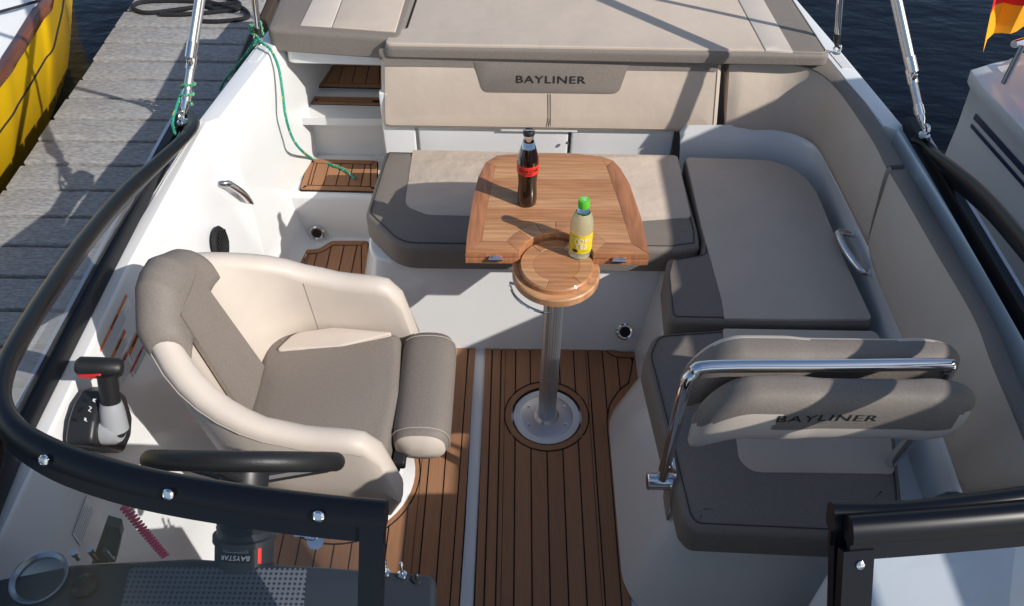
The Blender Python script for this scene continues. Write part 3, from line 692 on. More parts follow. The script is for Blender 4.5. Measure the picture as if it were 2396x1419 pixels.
# warning stickers on the wall
def wall_x(z): return XC - (1.085 - .003 - (.7 - z) * .26) + .0035
def sticker(px4, head, label_text=None, lines=6, hm=ORG, name='warning_sticker'):
    P4 = []
    for px, py in px4:
        p = Xp(px, py, wall_x(.6))
        for _ in range(4): p = Xp(px, py, wall_x(p.z))
        P4.append(p)
    a, b, c_, d_ = P4     # a-b is the header edge, d-c the far edge
    nrm = (b - a).cross(d_ - a).normalized(); nrm = nrm if nrm.x > 0 else -nrm
    e = child(name, a)
    def quad(nm, s0, s1, t0, t1, m, h):
        f = lambda s, t: a.lerp(b, s).lerp(d_.lerp(c_, s), t) + nrm * h
        rawp(nm, solid_sheet([[f(s0, t0), f(s1, t0)], [f(s0, t1), f(s1, t1)]], nrm * .0006), m, e, smooth=False)
    quad('sheet', 0, 1, 0, 1, WHT, .0012); quad('header', 0, 1, 0, head, hm, .002)
    for k in range(lines):
        t = head + (1 - head) * (k + .7) / (lines + .4); quad('text_line', .06, random.uniform(.75, .96), t, t + (1 - head) * .22 / lines, FPR, .002)
    if label_text:
        w_ = (b - a); v_ = (a - d_); u_ = w_.normalized(); vv = (v_ - u_ * v_.dot(u_)).normalized(); nn = u_.cross(vv)
        if nn.dot(nrm) < 0: u_ = -u_; nn = -nn
        text('header_lettering', label_text, min(head * v_.length * .9, w_.length * .16), basis(a.lerp(b, .5) - v_ * head * .5 + nrm * .0026, u_, vv, nn), BLK, e, .0003)
sticker([(232, 817), (294, 688), (308, 716), (246, 850)], .22, '\u26a0 WARNING', 7)
sticker([(258, 838), (290, 771), (302, 792), (270, 862)], .3, 'WARNING', 5)
sticker([(299, 822), (328, 757), (345, 790), (318, 858)], .28, 'WARNING', 6)
sticker([(304, 868), (344, 785), (352, 808), (313, 882)], .3, 'DANGER', 4, RED)
sticker([(278, 855), (296, 822), (312, 850), (282, 910)], .22, 'WARNING', 6)
sticker([(168, 1250), (201, 1160), (221, 1187), (188, 1278)], .02, None, 6, NAVY, 'builder_plate')

# ================================================================== LOOSE CUSHIONS AND SEATS
def seam(name, pts, r, m, parent, closed=False): return rawp(name, tube(pts, r, 5, closed), m, parent)
# aft bench cushion
ZT = .445
abc = thing('bench_cushion', (0, 2.1, .345), 'beige and taupe bench cushion in front of the stern backrest, partly under the table', 'cushion')
f0 = Zp(940, 577, ZT)
p_bl, p_br = Zp(900, 351, ZT), Zp(1588, 366, ZT)
fy = f0.y
ol = [(p_bl.x, p_bl.y), (p_br.x, p_br.y), (Zp(1636, 540, ZT).x, Zp(1636, 540, ZT).y), (Zp(1640, 578, ZT).x, fy + .02), (.50, fy), (Zp(930, 577, ZT).x, fy), (Zp(853, 500, ZT).x, Zp(853, 500, ZT).y)]
rawp('cushion_body', cushion(roundpoly(ol, [.02, .02, .05, .02, .05, .13, .05], 8), .343, ZT, .022, puff=.004), TAU, abc)
loop(roundpoly(ol, [.02, .02, .05, .02, .05, .13, .05], 8), .017, ZT + .0012, .0017, DSEAM, abc)
pi_ = [Zp(966, 354, ZT), Zp(1584, 367, ZT), Zp(1617, 512, ZT), Zp(1500, 520, ZT), Zp(1000, 506, ZT), Zp(947, 485, ZT)]
lp = roundpoly([(p.x, p.y) for p in pi_], [.004, .015, .02, .01, .06, .06], 6)
rawp('light_panel', cushion(lp, ZT - .008, ZT + .0062, .002, puff=0, seg=2), WRK, abc)
# side bench cushion
sbc = thing('bench_cushion', (.8, 2.0, .345), 'shaded beige side bench cushion with taupe front edge beside the right coaming', 'cushion')
so_ = [Zp(1600, 367, ZT), Zp(1700, 369, ZT), Zp(1806, 374, ZT), Zp(1858, 391, ZT), Zp(1893, 418, ZT), Zp(1914, 445, ZT), Zp(1935, 494, ZT), Zp(1978, 600, ZT), Zp(2020, 690, ZT), Zp(2048, 757, ZT), Zp(1830, 755, ZT), Zp(1565, 750, ZT), Zp(1555, 640, ZT), Zp(1562, 603, ZT), Zp(1641, 590, ZT), Zp(1643, 560, ZT)]
rawp('cushion_body', cushion(roundpoly([(p.x, p.y) for p in so_], [.02, 0, .04, .04, .04, .04, .05, .05, .05, .02, 0, .03, .02, .02, .01, .02], 5), .343, ZT, .02, puff=.003), TAU, sbc)
loop(roundpoly([(p.x, p.y) for p in so_], [.02, 0, .04, .04, .04, .04, .05, .05, .05, .02, 0, .03, .02, .02, .01, .02], 5), .015, ZT + .001, .0016, DSEAM, sbc)
sl_ = [Zp(1604, 371, ZT), Zp(1700, 374, ZT), Zp(1800, 378, ZT), Zp(1852, 395, ZT), Zp(1886, 421, ZT), Zp(1908, 450, ZT), Zp(1929, 497, ZT), Zp(1971, 602, ZT), Zp(2013, 692, ZT), Zp(2040, 750, ZT), Zp(1830, 750, ZT), Zp(1694, 748, ZT), Zp(1688, 705, ZT), Zp(1640, 530, ZT)]
rawp('light_panel', cushion(roundpoly([(p.x, p.y) for p in sl_], [.02, 0, .04, .04, .04, .04, .05, .05, .05, .015, 0, .004, .06, .004], 5), ZT - .008, ZT + .0052, .002, puff=0, seg=2), BEI, sbc)
# passenger seat cushion
psc = thing('seat_cushion', (.75, 1.28, .335), 'taupe passenger seat cushion with beige centre under the flip backrest', 'cushion')
po_ = [Zp(1530, 778, ZT), Zp(1700, 766, ZT), Zp(2050, 772, ZT), Zp(2075, 800, ZT), Zp(2115, 1165, ZT), Zp(2110, 1262, ZT), Zp(1625, 1240, ZT), Zp(1600, 1210, ZT), Zp(1560, 1040, ZT), Zp(1508, 830, ZT)]
rawp('cushion_body', cushion(roundpoly([(p.x, p.y) for p in po_], [.06, .02, .02, .04, .02, .03, .04, .03, .05, .06], 6), .335, ZT, .022, puff=.004), TAU, psc)
loop(roundpoly([(p.x, p.y) for p in po_], [.06, .02, .02, .04, .02, .03, .04, .03, .05, .06], 6), .017, ZT + .0012, .0016, DSEAM, psc)
pl_ = [Zp(1690, 772, ZT), Zp(2046, 778, ZT), Zp(2062, 800, ZT), Zp(2092, 1112, ZT), Zp(1760, 1108, ZT), Zp(1728, 1080, ZT)]
rawp('light_panel', cushion(roundpoly([(p.x, p.y) for p in pl_], [.01, .02, .03, .02, .05, .05], 6), ZT - .008, ZT + .0062, .002, puff=0, seg=2), BEI, psc)
# stern backrest
n_ = V((0, -1, .22)).normalized(); v_ = V((0, .22, 1)).normalized(); O_ = V((0, 2.475, .48))
Mb = basis(O_, (1, 0, 0), v_, n_)
def bk(px, py, h=0):
    p = Pl(px, py, O_ + n_ * h, n_); q = p - O_; return (q.x, q.dot(v_))
TB = .075
bkr = thing('backrest_cushion', (.12, 2.52, .47), 'long beige stern backrest with taupe centre panel lettered BAYLINER', 'backrest')
Mb0 = basis(O_ - n_ * TB, (1, 0, 0), v_, n_)
ob = roundpoly([bk(889, 128), bk(892, 302), bk(1678, 314), bk(1692, 142)], [.025, .03, .035, .025], 6)
rawp('cushion_body', cushion(ob, 0, TB, .022, Mb0, puff=.004), BEI, bkr)
loop(ob, .016, TB + .0008, .0015, SEAM, bkr, Mb0)
tb = [bk(886, 126), bk(886, 143), bk(1200, 148), bk(1690, 160), bk(1694, 140)]
rawp('top_band', cushion(roundpoly([(a, b + (.004 if k in (0, 4) else 0)) for k, (a, b) in enumerate(tb)], [.022, .003, 0, .003, .022], 5), .002, TB + .0025, .018, Mb0, puff=0.003), TAU, bkr)
cp = roundpoly([bk(1108, 144, .005), bk(1130, 216, .005), bk(1447, 220, .005), bk(1472, 150, .005)], [.002, .03, .03, .002], 6)
rawp('centre_panel', cushion(cp, TB - .004, TB + .0075, .002, Mb0, puff=0, seg=2), TAU, bkr)
lx, ly = bk(1288, 187, .005)
text('lettering', 'BAYLINER', .036, basis(O_ + V((lx, 0, 0)) + v_ * ly + n_ * .009, (1, 0, 0), v_, n_) @ Matrix.Diagonal((1.38, 1, 1, 1)), BLK, bkr, .0008, spacing=1.1)
s0, s1 = bk(1285, 221, .005), bk(1285, 303, .005)
for dx in (-.004, .004): seam('seam', [O_ + V((s0[0] + dx, 0, 0)) + v_ * s0[1] + n_ * .0048, O_ + V((s1[0] + dx, 0, 0)) + v_ * (s1[1] + .01) + n_ * .0042], .0012, DSEAM, bkr)
# corner and side coaming cushions
tin = [Zp(1707, 149, .725), Zp(1780, 148, .725), Zp(1852, 150, .725), Zp(1903, 163, .725), Zp(1943, 190, .725), Zp(1987, 243, .725), Zp(2048, 335, .725), Zp(2075, 392, .722)]
tou = [Zp(1700, 130, .732), Zp(1800, 128, .732), Zp(1900, 130, .732), Zp(1940, 137, .732), Zp(1962, 150, .732), Zp(2010, 215, .732), Zp(2078, 325, .732), Zp(2116, 390, .730)]
bot = [Zp(1697, 306, .50), Zp(1760, 307, .50), Zp(1818, 308, .50), Zp(1869, 321, .50), Zp(1910, 348, .50), Zp(1943, 406, .50), Zp(1981, 480, .50), Zp(2029, 577, .50)]
def coaming(nm, tin, tou, bot, label, n=6):
    e = thing(nm, (bot[0].x, bot[0].y, .48), label, 'cushion')
    a, b, c_ = catmull(tin, n), catmull(tou, n), catmull(bot, n); sec = []; sec2 = []
    for i, (p, q, r) in enumerate(zip(a, b, c_)):
        inn = (p - q); inn.z = 0; inn = inn.normalized() * .018
        end = min(1, .25 + min(i, len(a) - 1 - i) / 3.0)
        inn *= end
        sec.append([r - inn * 1.6 + V((0, 0, -.004)), r + V((0, 0, .004)), r.lerp(p, .15) + inn * .8, r.lerp(p, .5) + inn, r.lerp(p, .85) + inn * .7, p + inn * .15 + V((0, 0, -.006)), p, p.lerp(q, .2) + V((0, 0, .002)), q + V((0, 0, -.06)), r.lerp(q, .3) - inn * 4])
        sec2.append([p + inn * .1 + V((0, 0, -.012)), p + inn * .1 + V((0, 0, .001)), p.lerp(q, .15) + V((0, 0, .007)), p.lerp(q, .85) + V((0, 0, .008)), q + V((0, 0, .002)), q + V((0, 0, -.05)), p.lerp(q, .5) + V((0, 0, -.05))])
    rawp('cushion_body', loft(sec), BEI, e, sharp=60); rawp('top_strip', loft(sec2), TAU, e, sharp=60)
    return e
coaming('corner_cushion', tin, tou, bot, 'curved beige corner backrest wrapping from the stern to the right side')
tin2 = [Zp(2083, 402, .72), Zp(2116, 456, .72), Zp(2190, 585, .72), Zp(2280, 740, .72), Zp(2323, 850, .72), Zp(2370, 960, .72), Zp(2440, 1130, .72)]
tou2 = [Zp(2126, 402, .728), Zp(2158, 456, .728), Zp(2240, 600, .728), Zp(2330, 765, .728), Zp(2375, 870, .728), Zp(2425, 985, .728), Zp(2490, 1150, .728)]
bot2 = [Zp(2031, 580, .50), Zp(2040, 622, .50), Zp(2065, 690, .50), Zp(2105, 785, .50), Zp(2148, 890, .50), Zp(2195, 1000, .50), Zp(2250, 1154, .50)]
coaming('side_cushion', tin2, tou2, bot2, 'long shaded beige side cushion along the right gunwale beside the passenger seat')
# main sunpad
ZS = .79
sun = thing('sunpad', (.3, 2.9, .745), 'large beige sunpad with taupe right edge behind the stern backrest', 'sunpad')
a0, a1, a2, a3 = Zp(892, 108, ZS), Zp(1947, 129, ZS), Zp(1862, 0, ZS), Zp(968, 0, ZS)
ml = Zp(945, 72, ZS)
e2 = a1 + (a2 - a1) * 1.6; e3 = ml + (a3 - ml) * 2.6
sp_ = roundpoly([(a0.x, a0.y), (a1.x, a1.y), (e2.x, e2.y), (e3.x, e2.y), (ml.x, ml.y), (a0.x + .02, ml.y - .02)], [.03, .03, .02, .02, .01, .03], 5)
rawp('cushion_body', cushion(sp_, .745, ZS, .016, puff=.003), TAU, sun)
loop(sp_, .012, ZS + .001, .0015, SEAM, sun)
s1a, s1b, s2a, s2b = Zp(1789, 124, ZS), Zp(1723, 0, ZS), Zp(1856, 126, ZS), Zp(1784, 0, ZS)
fl_ = Zp(897, 110, ZS)
ext = lambda a, b: a + (b - a) * ((e2.y - .01 - a.y) / (b.y - a.y))
q1, q2 = ext(s1a, s1b), ext(s2a, s2b)
main_pts = [(a0.x + .008, a0.y + .006), (s1a.x, s1a.y + .006), (q1.x, q1.y), (e3.x + .01, q1.y), (ml.x + .012, ml.y + .006), (a0.x + .03, ml.y - .012)]
rawp('light_panel', cushion(roundpoly(main_pts, [.02, .002, .01, .01, .01, .02], 5), ZS - .012, ZS + .0065, .003, puff=0, seg=3), BEI, sun)
rawp('light_strip', cushion(roundpoly([(s1a.x + .003, s1a.y + .006), (s2a.x, s2a.y + .006), (q2.x, q2.y), (q1.x + .003, q1.y)], .002, 2), ZS - .012, ZS + .0062, .003, puff=0, seg=3), BE2, sun)
# left sunpad on its lid
lid_pts = [Zp(667, 122, .705), Zp(886, 128, .705)]
lid = rawp('sunpad_lid', cushion(roundpoly([(lid_pts[0].x, lid_pts[0].y), (lid_pts[1].x + .02, lid_pts[1].y), (lid_pts[1].x + .02, 3.35), (lid_pts[0].x, 3.35)], [.03, .01, .01, .02], 4), .66, .715, .012, puff=0), GEL, boat)
for px, py in ((698, 116), (827, 116)): rawp('screw', lathe([(.005, 0), (.004, .002), (.001, .003)], Zp(px, py, .7155), (0, 0, 1), 12), CHR, boat)
lsp = thing('sunpad', (-.63, 2.9, .715), 'narrow left sunpad section with taupe edge on a white lid', 'sunpad')
ZL = .80
b0, b1 = Zp(622, 68, ZL), Zp(937, 90, ZL); b2 = Zp(968, 0, ZL); b3 = Zp(650, 0, ZL)
k2 = 2.2
c2 = b1 + (b2 - b1) * k2; c3 = b0 + (b3 - b0) * k2
rawp('cushion_body', cushion(roundpoly([(b0.x, b0.y), (b1.x, b1.y), (c2.x, c2.y), (c3.x, c2.y)], [.03, .03, .01, .01], 5), .717, ZL, .016, puff=.003), TAU, lsp)
u0, u1 = Zp(703, 62, ZL), Zp(733, 0, ZL); t0, t1 = Zp(776, 67, ZL), Zp(801, 0, ZL)
r0, r1 = Zp(925, 78, ZL), Zp(948, 0, ZL)
ext2 = lambda a, b: a + (b - a) * ((c2.y - .01 - a.y) / (b.y - a.y))
rawp('light_strip', cushion([(p.x, p.y) for p in (u0, t0, ext2(t0, t1), ext2(u0, u1))], ZL - .012, ZL + .0062, .003, puff=0, seg=3), BE2, lsp)
rawp('light_panel', cushion([(p.x, p.y) for p in (t0 + V((.003, 0, 0)), r0, ext2(r0, r1), ext2(t0, t1) + V((.003, 0, 0)))], ZL - .012, ZL + .0065, .003, puff=0, seg=3), BEI, lsp)
# metal strut in the gap between the sunpads
rawp('hinge_strut', tube([Zp(946, 70, .77), Zp(968, 0, .77) + V((0, .4, 0))], .006, 8), CHR, boat)
# passenger flip backrest
pbk = thing('flip_backrest', (.70, 1.15, .42), 'padded passenger flip backrest hung on a polished tube, lettered BAYLINER', 'backrest')
bz = .822
bl_, br_ = Zp(1660, 858, bz), Zp(2200, 853, bz)
pivL = V((.375, 1.12, .40)); pivR = V((1.02, 1.12, .40))
path = [pivL, pivL.lerp(Zp(1603, 905, .77), .5), Zp(1603, 905, .77), Zp(1625, 875, .806), bl_, bl_.lerp(br_, .5), br_, br_ + V((.022, 0, -.008)), br_ + V((.03, .004, -.05)), V((.955, 1.15, .62)), V((.93, 1.15, .42))]
rawp('tube', tube(catmull(path, 6), .0140, 16), CHR, pbk)
rawp('pivot_bush', lathe([(.02, -.03), (.022, -.028), (.022, .028), (.02, .03)], pivL + V((-.005, 0, 0)), (1, 0, 0), 20), CHR, pbk)
rawp('pivot_plate', cushion(roundpoly([(1.06, .30), (1.14, .30), (1.16, .46), (1.10, .46)], .015, 3), 0, .008, .002, basis((.395, 0, 0), (0, 1, 0), (0, 0, 1), (1, 0, 0)), puff=0), CHR, pbk)
def PX(px, py, z): p = Zp(px, py, z); return (p.x, p.y)
def flip_pad(nm, yc, a_, zc, b_, x0, x1, front):
    N, K = 110, 60; secs = []; S_ = []
    for k in range(N + 1):
        q = k / N; t = abs(2 * q - 1); e_ = max(.03, (1 - t ** 7) ** .42); dz = -.09 * max(0, (.20 - q) / .20) ** 2
        mid = 1 - .10 * (1 / (1 + math.exp(-(q - .40) * 60)) - 1 / (1 + math.exp(-(q - .80) * 60)))
        row = []
        for j_ in range(K):
            an = 2 * math.pi * j_ / K; c_, s_ = math.cos(an), math.sin(an)
            row.append(V((x0 + (x1 - x0) * q, yc + math.copysign(abs(c_) ** .7, c_) * a_ * e_ * mid, zc + dz + math.copysign(abs(s_) ** .7, s_) * b_ * (.4 + .6 * e_) * (1 - .04 * (1 - mid) * 10))))
        secs.append(row)
    o = rawp(nm, loft(secs), TAU, pbk, sharp=70); o.data.materials.append(BE2)
    off = wloc(o)
    for f in o.data.polygons:
        c_ = f.center + off; q = (c_.x - x0) / (x1 - x0); u_ = (c_.y - yc) / a_; v_ = (c_.z - zc + .09 * max(0, (.20 - q) / .20) ** 2) / b_
        if front: light = v_ < .42 and u_ < .6 and (v_ < -.15 or q < .27 + .05 * v_ or q > .93)
        else: light = u_ > .35 or v_ < -.5
        f.material_index = 1 if light else 0
flip_pad('aft_pad', 1.196, .050, .752, .084, .385, .985, False)
flip_pad('forward_pad', 1.090, .046, .748, .082, .400, .982, True)
lo = Yp(1948, 936, 1.054); g = text_mesh('BAYLINER', .034, .0, spacing=1.12, shear=.1); lv = []
for v in g[0]:
    x_, z_ = lo.x + v.x * 1.3, .770 + v.y * .85; q = (x_ - .400) / .582; mid = 1 - .10 * (1 / (1 + math.exp(-(q - .40) * 60)) - 1 / (1 + math.exp(-(q - .80) * 60)))
    s_ = (abs(z_ - .748) / .082) ** (1 / .7); lv.append(V((x_, 1.090 - .046 * mid * math.sqrt(max(0, 1 - s_ * s_)) ** .7 - .0014, z_)))
raw('lettering', lv, g[1], BLK, pbk, smooth=False)

# ================================================================== HELM SEAT
hs = thing('helm_seat', (-.47, 1.30, .09), 'beige bucket helm seat with taupe inserts and flip-up bolster facing inboard', 'seat')
YC, WI, TH = 1.312, .208, .062
XB, XF, RC = -.650, -.262, .13
pth = []
for k in range(9): pth.append((V((XF + (XB + RC - XF) * k / 8, YC + WI)), V((0, 1)), k / 8 * .3))
for k in range(1, 9):
    a = math.pi / 2 * k / 8; pth.append((V((XB + RC - RC * math.sin(a), YC + WI - RC + RC * math.cos(a))), V((-math.sin(a), math.cos(a))), .3 + .12 * k / 8))
for k in range(1, 5): pth.append((V((XB, YC + WI - RC - (2 * WI - 2 * RC) * k / 8)), V((-1, 0)), .42 + .08 * k / 4))
half = pth[:]
for p, nn, t in half[-2::-1]: pth.append((V((p.x, 2 * YC - p.y)), V((nn.x, -nn.y)), 1 - t))
def hseat(t):
    u = min(t, 1 - t)
    h = interp([(0, .645), (.10, .66), (.22, .672), (.30, .70), (.35, .775), (.40, .86), (.42, .885), (.46, .91), (.5, .915)], u)
    d = u / .3 * (XF - (XB + RC)) if u < .3 else 1
    if 0 <= d < .09: h = .44 + (h - .44) * math.sqrt(max(0, 1 - (1 - d / .09) ** 2)) * .97 + .01
    return h
def seatpt(p, nn, t, off_, z):
    u = min(t, 1 - t); wb = max(0, min(1, (u - .22) / .2)); wb = wb * wb * (3 - 2 * wb)
    q = p + nn * (off_ + (1 - wb) * (z - .45) * .03)
    return V((q.x - (z - .45) * .215 * wb, q.y, z))
secs = []
for p, nn, t in pth:
    h = hseat(t); r = TH / 2; u = min(t, 1 - t); lo_o = .33 if u > .02 else .40
    s = [seatpt(p, nn, t, 0, .40), seatpt(p, nn, t, 0, .40 + (h - r - .40) * .5), seatpt(p, nn, t, 0, h - r)]
    for k in range(1, 8):
        a = math.pi * k / 8; s.append(seatpt(p, nn, t, r - r * math.cos(a), h - r + r * math.sin(a)))
    s += [seatpt(p, nn, t, TH, h - r), seatpt(p, nn, t, TH + .006, (h + lo_o) / 2), seatpt(p, nn, t, TH - .012, lo_o), seatpt(p, nn, t, TH - .04, lo_o - .015)]
    secs.append(s)
rawp('seat_shell', loft(secs), BE2, hs, sharp=70)
# stitched rim line
for off_ in (.006, TH + .002):
    seam('seam', [seatpt(p, nn, t, off_, hseat(t) - TH * .42) + V((0, 0, 0)) for p, nn, t in pth[2:-2]], .0014, SEAM, hs)
for tt in (.30, .70):
    p, nn, t = min(pth, key=lambda q: abs(q[2] - tt)); seam('seam', [seatpt(p, nn, t, -.0006, .50 + (hseat(t) - TH * .42 - .50) * k / 6) for k in range(7)], .0013, SEAM, hs)
# dark insert on the back
rows = []
for i, (p, nn, t) in enumerate(pth):
    if .405 <= t <= .595:
        u = abs(t - .5) / .1; zt_ = .86; zb_ = .50
        rows.append([seatpt(V((p.x, YC + (p.y - YC) * (1.0 - .25 * k / 8))), nn, t, -.004 - .003 * (1 - u), zb_ + (zt_ - zb_) * k / 8) for k in range(9)])
rawp('back_insert', solid_sheet(rows, (-.012, 0, 0)), TAU, hs)
# headrest pad wrapped over the top of the back
secs = []; idx = [i for i, q in enumerate(pth) if .385 <= q[2] <= .615]
fine = []
for a_, b_ in zip(idx, idx[1:]):
    for k in range(4): fine.append(tuple(pth[a_][m_] * (1 - k / 4) + pth[b_][m_] * (k / 4) for m_ in range(3)))
fine.append(pth[idx[-1]])
for i_, (p, nn, t) in enumerate(fine):
    nn = nn.normalized(); h = hseat(t); r = TH / 2; ed_ = min(i_, len(fine) - 1 - i_); g_ = .016 * min(1, .15 + (ed_ / 4) ** .5 * .9) if ed_ < 4 else .016
    zi = .775; out_, in_ = [], []
    L = [(0, zi + (h - r - zi) * k / 6) for k in range(7)]; n0 = len(L)
    prof_pts = [(-1, 0, z) for o_, z in L] + [(-math.cos(math.pi * k / 10), math.sin(math.pi * k / 10), None) for k in range(1, 10)] + [(1, 0, h - r - (h - r - .80) * k / 4) for k in range(5)]
    M_ = len(prof_pts)
    for k, (cx_, cz_, z) in enumerate(prof_pts):
        e2 = min(k, M_ - 1 - k); g2 = g_ * (min(1, .2 + .4 * e2))
        base_off = r + cx_ * r; zz = (h - r) if z is None else z
        out_.append(seatpt(p, nn, t, base_off + cx_ * g2, zz + cz_ * (r + g2)))
        in_.append(seatpt(p, nn, t, base_off - cx_ * .004, zz + cz_ * (r - .004)))
    secs.append(out_ + in_[::-1])
rawp('headrest', loft(secs), TAU, hs, sharp=75)
seam('seam', [seatpt(p, nn, t, -.012, .80) for p, nn, t in pth if .40 <= t <= .60], .0014, SEAM, hs)
# seat cushion
sc0 = roundpoly([(-.66, YC - WI + .004), (-.30, YC - WI + .004), (-.285, YC), (-.30, YC + WI - .004), (-.66, YC + WI - .004)], [.06, .03, .1, .03, .06], 6)
rawp('seat_pad', cushion(sc0, .40, .505, .028, puff=.008), TAU, hs)
wz = .505
wdg = [Zp(645, 828, wz), Zp(690, 785, wz), Zp(780, 772, wz), Zp(925, 784, wz), Zp(800, 816, wz)]
rawp('seat_pad_side_panel', cushion(roundpoly([(p.x, p.y) for p in wdg], [.01, .05, .05, .005, .1], 6), .50, .5165, .004, puff=0, seg=3), BE2, hs)
# flip-up bolster
bsec = []; BYC = 1.345
for k in range(29):
    q = -1 + k / 14; e_ = max(.04, (1 - abs(q) ** 9) ** .35)
    bsec.append([V((-.223 + .074 * (.3 + .7 * e_) * math.copysign(abs(math.cos(a)) ** .8, math.cos(a)), BYC + .182 * q, .452 + .06 * (.25 + .75 * e_) * math.copysign(abs(math.sin(a)) ** .8, math.sin(a)))) for a in [2 * math.pi * j / 28 for j in range(28)]])
bo = rawp('bolster', loft(bsec), TAU, hs, sharp=75); bo.data.materials.append(BE2); of_ = wloc(bo)
for f in bo.data.polygons:
    if abs((f.center + of_).y - BYC) > .170 or f.normal.y < -.75 or f.normal.y > .75: f.material_index = 1
for sg in (-1, 1): seam('seam', [V((-.223 + .0725 * math.copysign(abs(math.cos(a)) ** .8, math.cos(a)), BYC + sg * .150, .452 + .0590 * math.copysign(abs(math.sin(a)) ** .8, math.sin(a)))) for a in [2 * math.pi * j / 28 for j in range(28)]], .0014, SEAM, hs, True)
rawp('bolster_hinge', box((-.275, YC, .42), (.03, .34, .03), bev=.004), PLA, hs)
rawp('slide_frame', box((-.45, YC, .375), (.34, .30, .04), bev=.005), PLA, hs)
rawp('pedestal', lathe([(.11, 0), (.11, .012), (.045, .02), (.045, .27)], (-.49, YC + .03, .09), (0, 0, 1), 28), ALU, hs)

# ================================================================== TABLE
ZT_ = .70
tab = thing('cockpit_table', (POST.x, POST.y, 0), 'folding teak table on a ribbed aluminium post in the cockpit', 'table')
q7 = lambda x, y, z=ZT_: Zp(1050 + x / 3.378, 300 + y / 3.378, z)
to = [q7(x, y) for x, y in ((130, 988), (145, 840), (190, 560), (235, 380), (290, 272), (380, 217), (560, 201), (780, 197), (1000, 201), (1200, 221), (1300, 256), (1360, 320), (1430, 440), (1520, 700), (1585, 983))]
fyt = (to[0].y + to[-1].y) / 2
to = [(p.x, p.y) for p in to]; to[0] = (to[0][0], fyt); to[-1] = (to[-1][0], fyt)
RCUT = .100
cyl = lambda R, n, a0, a1: [(POST.x + R * math.cos(a0 + (a1 - a0) * k / n), POST.y + R * math.sin(a0 + (a1 - a0) * k / n)) for k in range(n + 1)]
dyc = fyt - POST.y; ac = math.asin(max(-.99, min(.99, dyc / RCUT)))
outl = to + cyl(RCUT, 20, ac, math.pi - ac)
outl = [V(p) for p in outl]
for z0, z1, nm in ((ZT_ - .021, ZT_ - .0045, 'upper_leaf'), (ZT_ - .043, ZT_ - .0225, 'lower_leaf')):
    rawp(nm, cushion(outl, z0, z1, .004, puff=0, seg=2), WBOR, tab)
# border frame pieces and planks on the upper leaf
BW = .043
tov = ccw(dens([V(p) for p in to], .03)); 
full = [V(p) for p in to]
inn = [V((x, y)) for x, y in [(q7(262, 885).x, fyt + BW), (q7(300, 640).x, q7(300, 640).y), (q7(368, 300).x, q7(368, 300).y), (q7(400, 262).x, q7(400, 262).y), (q7(700, 250).x, q7(700, 250).y), (q7(1220, 262).x, q7(1220, 262).y), (q7(1245, 300).x, q7(1245, 300).y), (q7(1350, 600).x, q7(1350, 600).y), (q7(1440, 888).x, fyt + BW)]]
RR = .146
def poly_piece(nm, pts, m):
    rawp(nm, cushion(pts, ZT_ - .006, ZT_, .0012, puff=0, seg=2), m, tab)
G = .0006
ce = lambda p, d: V(p) + V(d)
# left, right, back and front borders (mitred)
i_ = inn; T_ = full
poly_piece('border_left', [T_[0] + V((G, G)), i_[0], i_[1], i_[2], T_[4], T_[3], T_[2], T_[1]], WBOR)
poly_piece('border_right', [T_[-1] + V((-G, G)), T_[-2], T_[-3], T_[-4], T_[-5] + V((0, -G)), i_[6], i_[7], i_[8]], WBOR)
poly_piece('border_back', [T_[4] + V((G, G)), i_[2] + V((G, G)), i_[3], i_[4], i_[5], i_[6] + V((-G, G)), T_[-5], T_[-6], T_[-7], T_[-8], T_[6], T_[5]], WOODS[2])
aR = math.asin((fyt + BW - POST.y) / RR); aI = ac
for sg, nm in ((-1, 'border_front'), (1, 'border_front')):
    xo = T_[0] if sg < 0 else T_[-1]; xi = i_[0] if sg < 0 else i_[8]
    f = lambda R, a: V((POST.x + sg * R * math.cos(a), POST.y + R * math.sin(a)))
    poly_piece(nm, [xo + V((-sg * .002, 0)), f(RCUT + .001, aI), f(RR, aR), xi + V((0, -G))], WOODS[2])
ns = 6
for k in range(ns):
    lo_, hi_ = aR, math.pi - aR
    a0_, a1_ = lo_ + (hi_ - lo_) * k / ns, lo_ + (hi_ - lo_) * (k + 1) / ns
    if k == 0: pa = [(RCUT, ac)]
    pts = [V(p) for p in cyl(RCUT + .001, 6, a0_ if k else ac, a1_ if k < ns - 1 else math.pi - ac)] + [V(p) for p in cyl(RR, 6, a1_ - .004, a0_ + .004)]
    poly_piece('arc_border', pts, WOODS[k % 3])
inpoly = [V((q.y, q.x)) for q in ccw(dens(inn, .03))]
ymin, ymax = fyt + BW, max(q.y for q in inn)
ed = [ymin + (ymax - ymin) * k / 8 for k in range(9)]
strips(inpoly, [(POST.y, POST.x, RR)], ed, .0007, ZT_ - .006, ZT_ - .0003, 'plank', lambda i: WOODS[(i * 2 + 1) % 3], tab, swap=True, nsub=24)
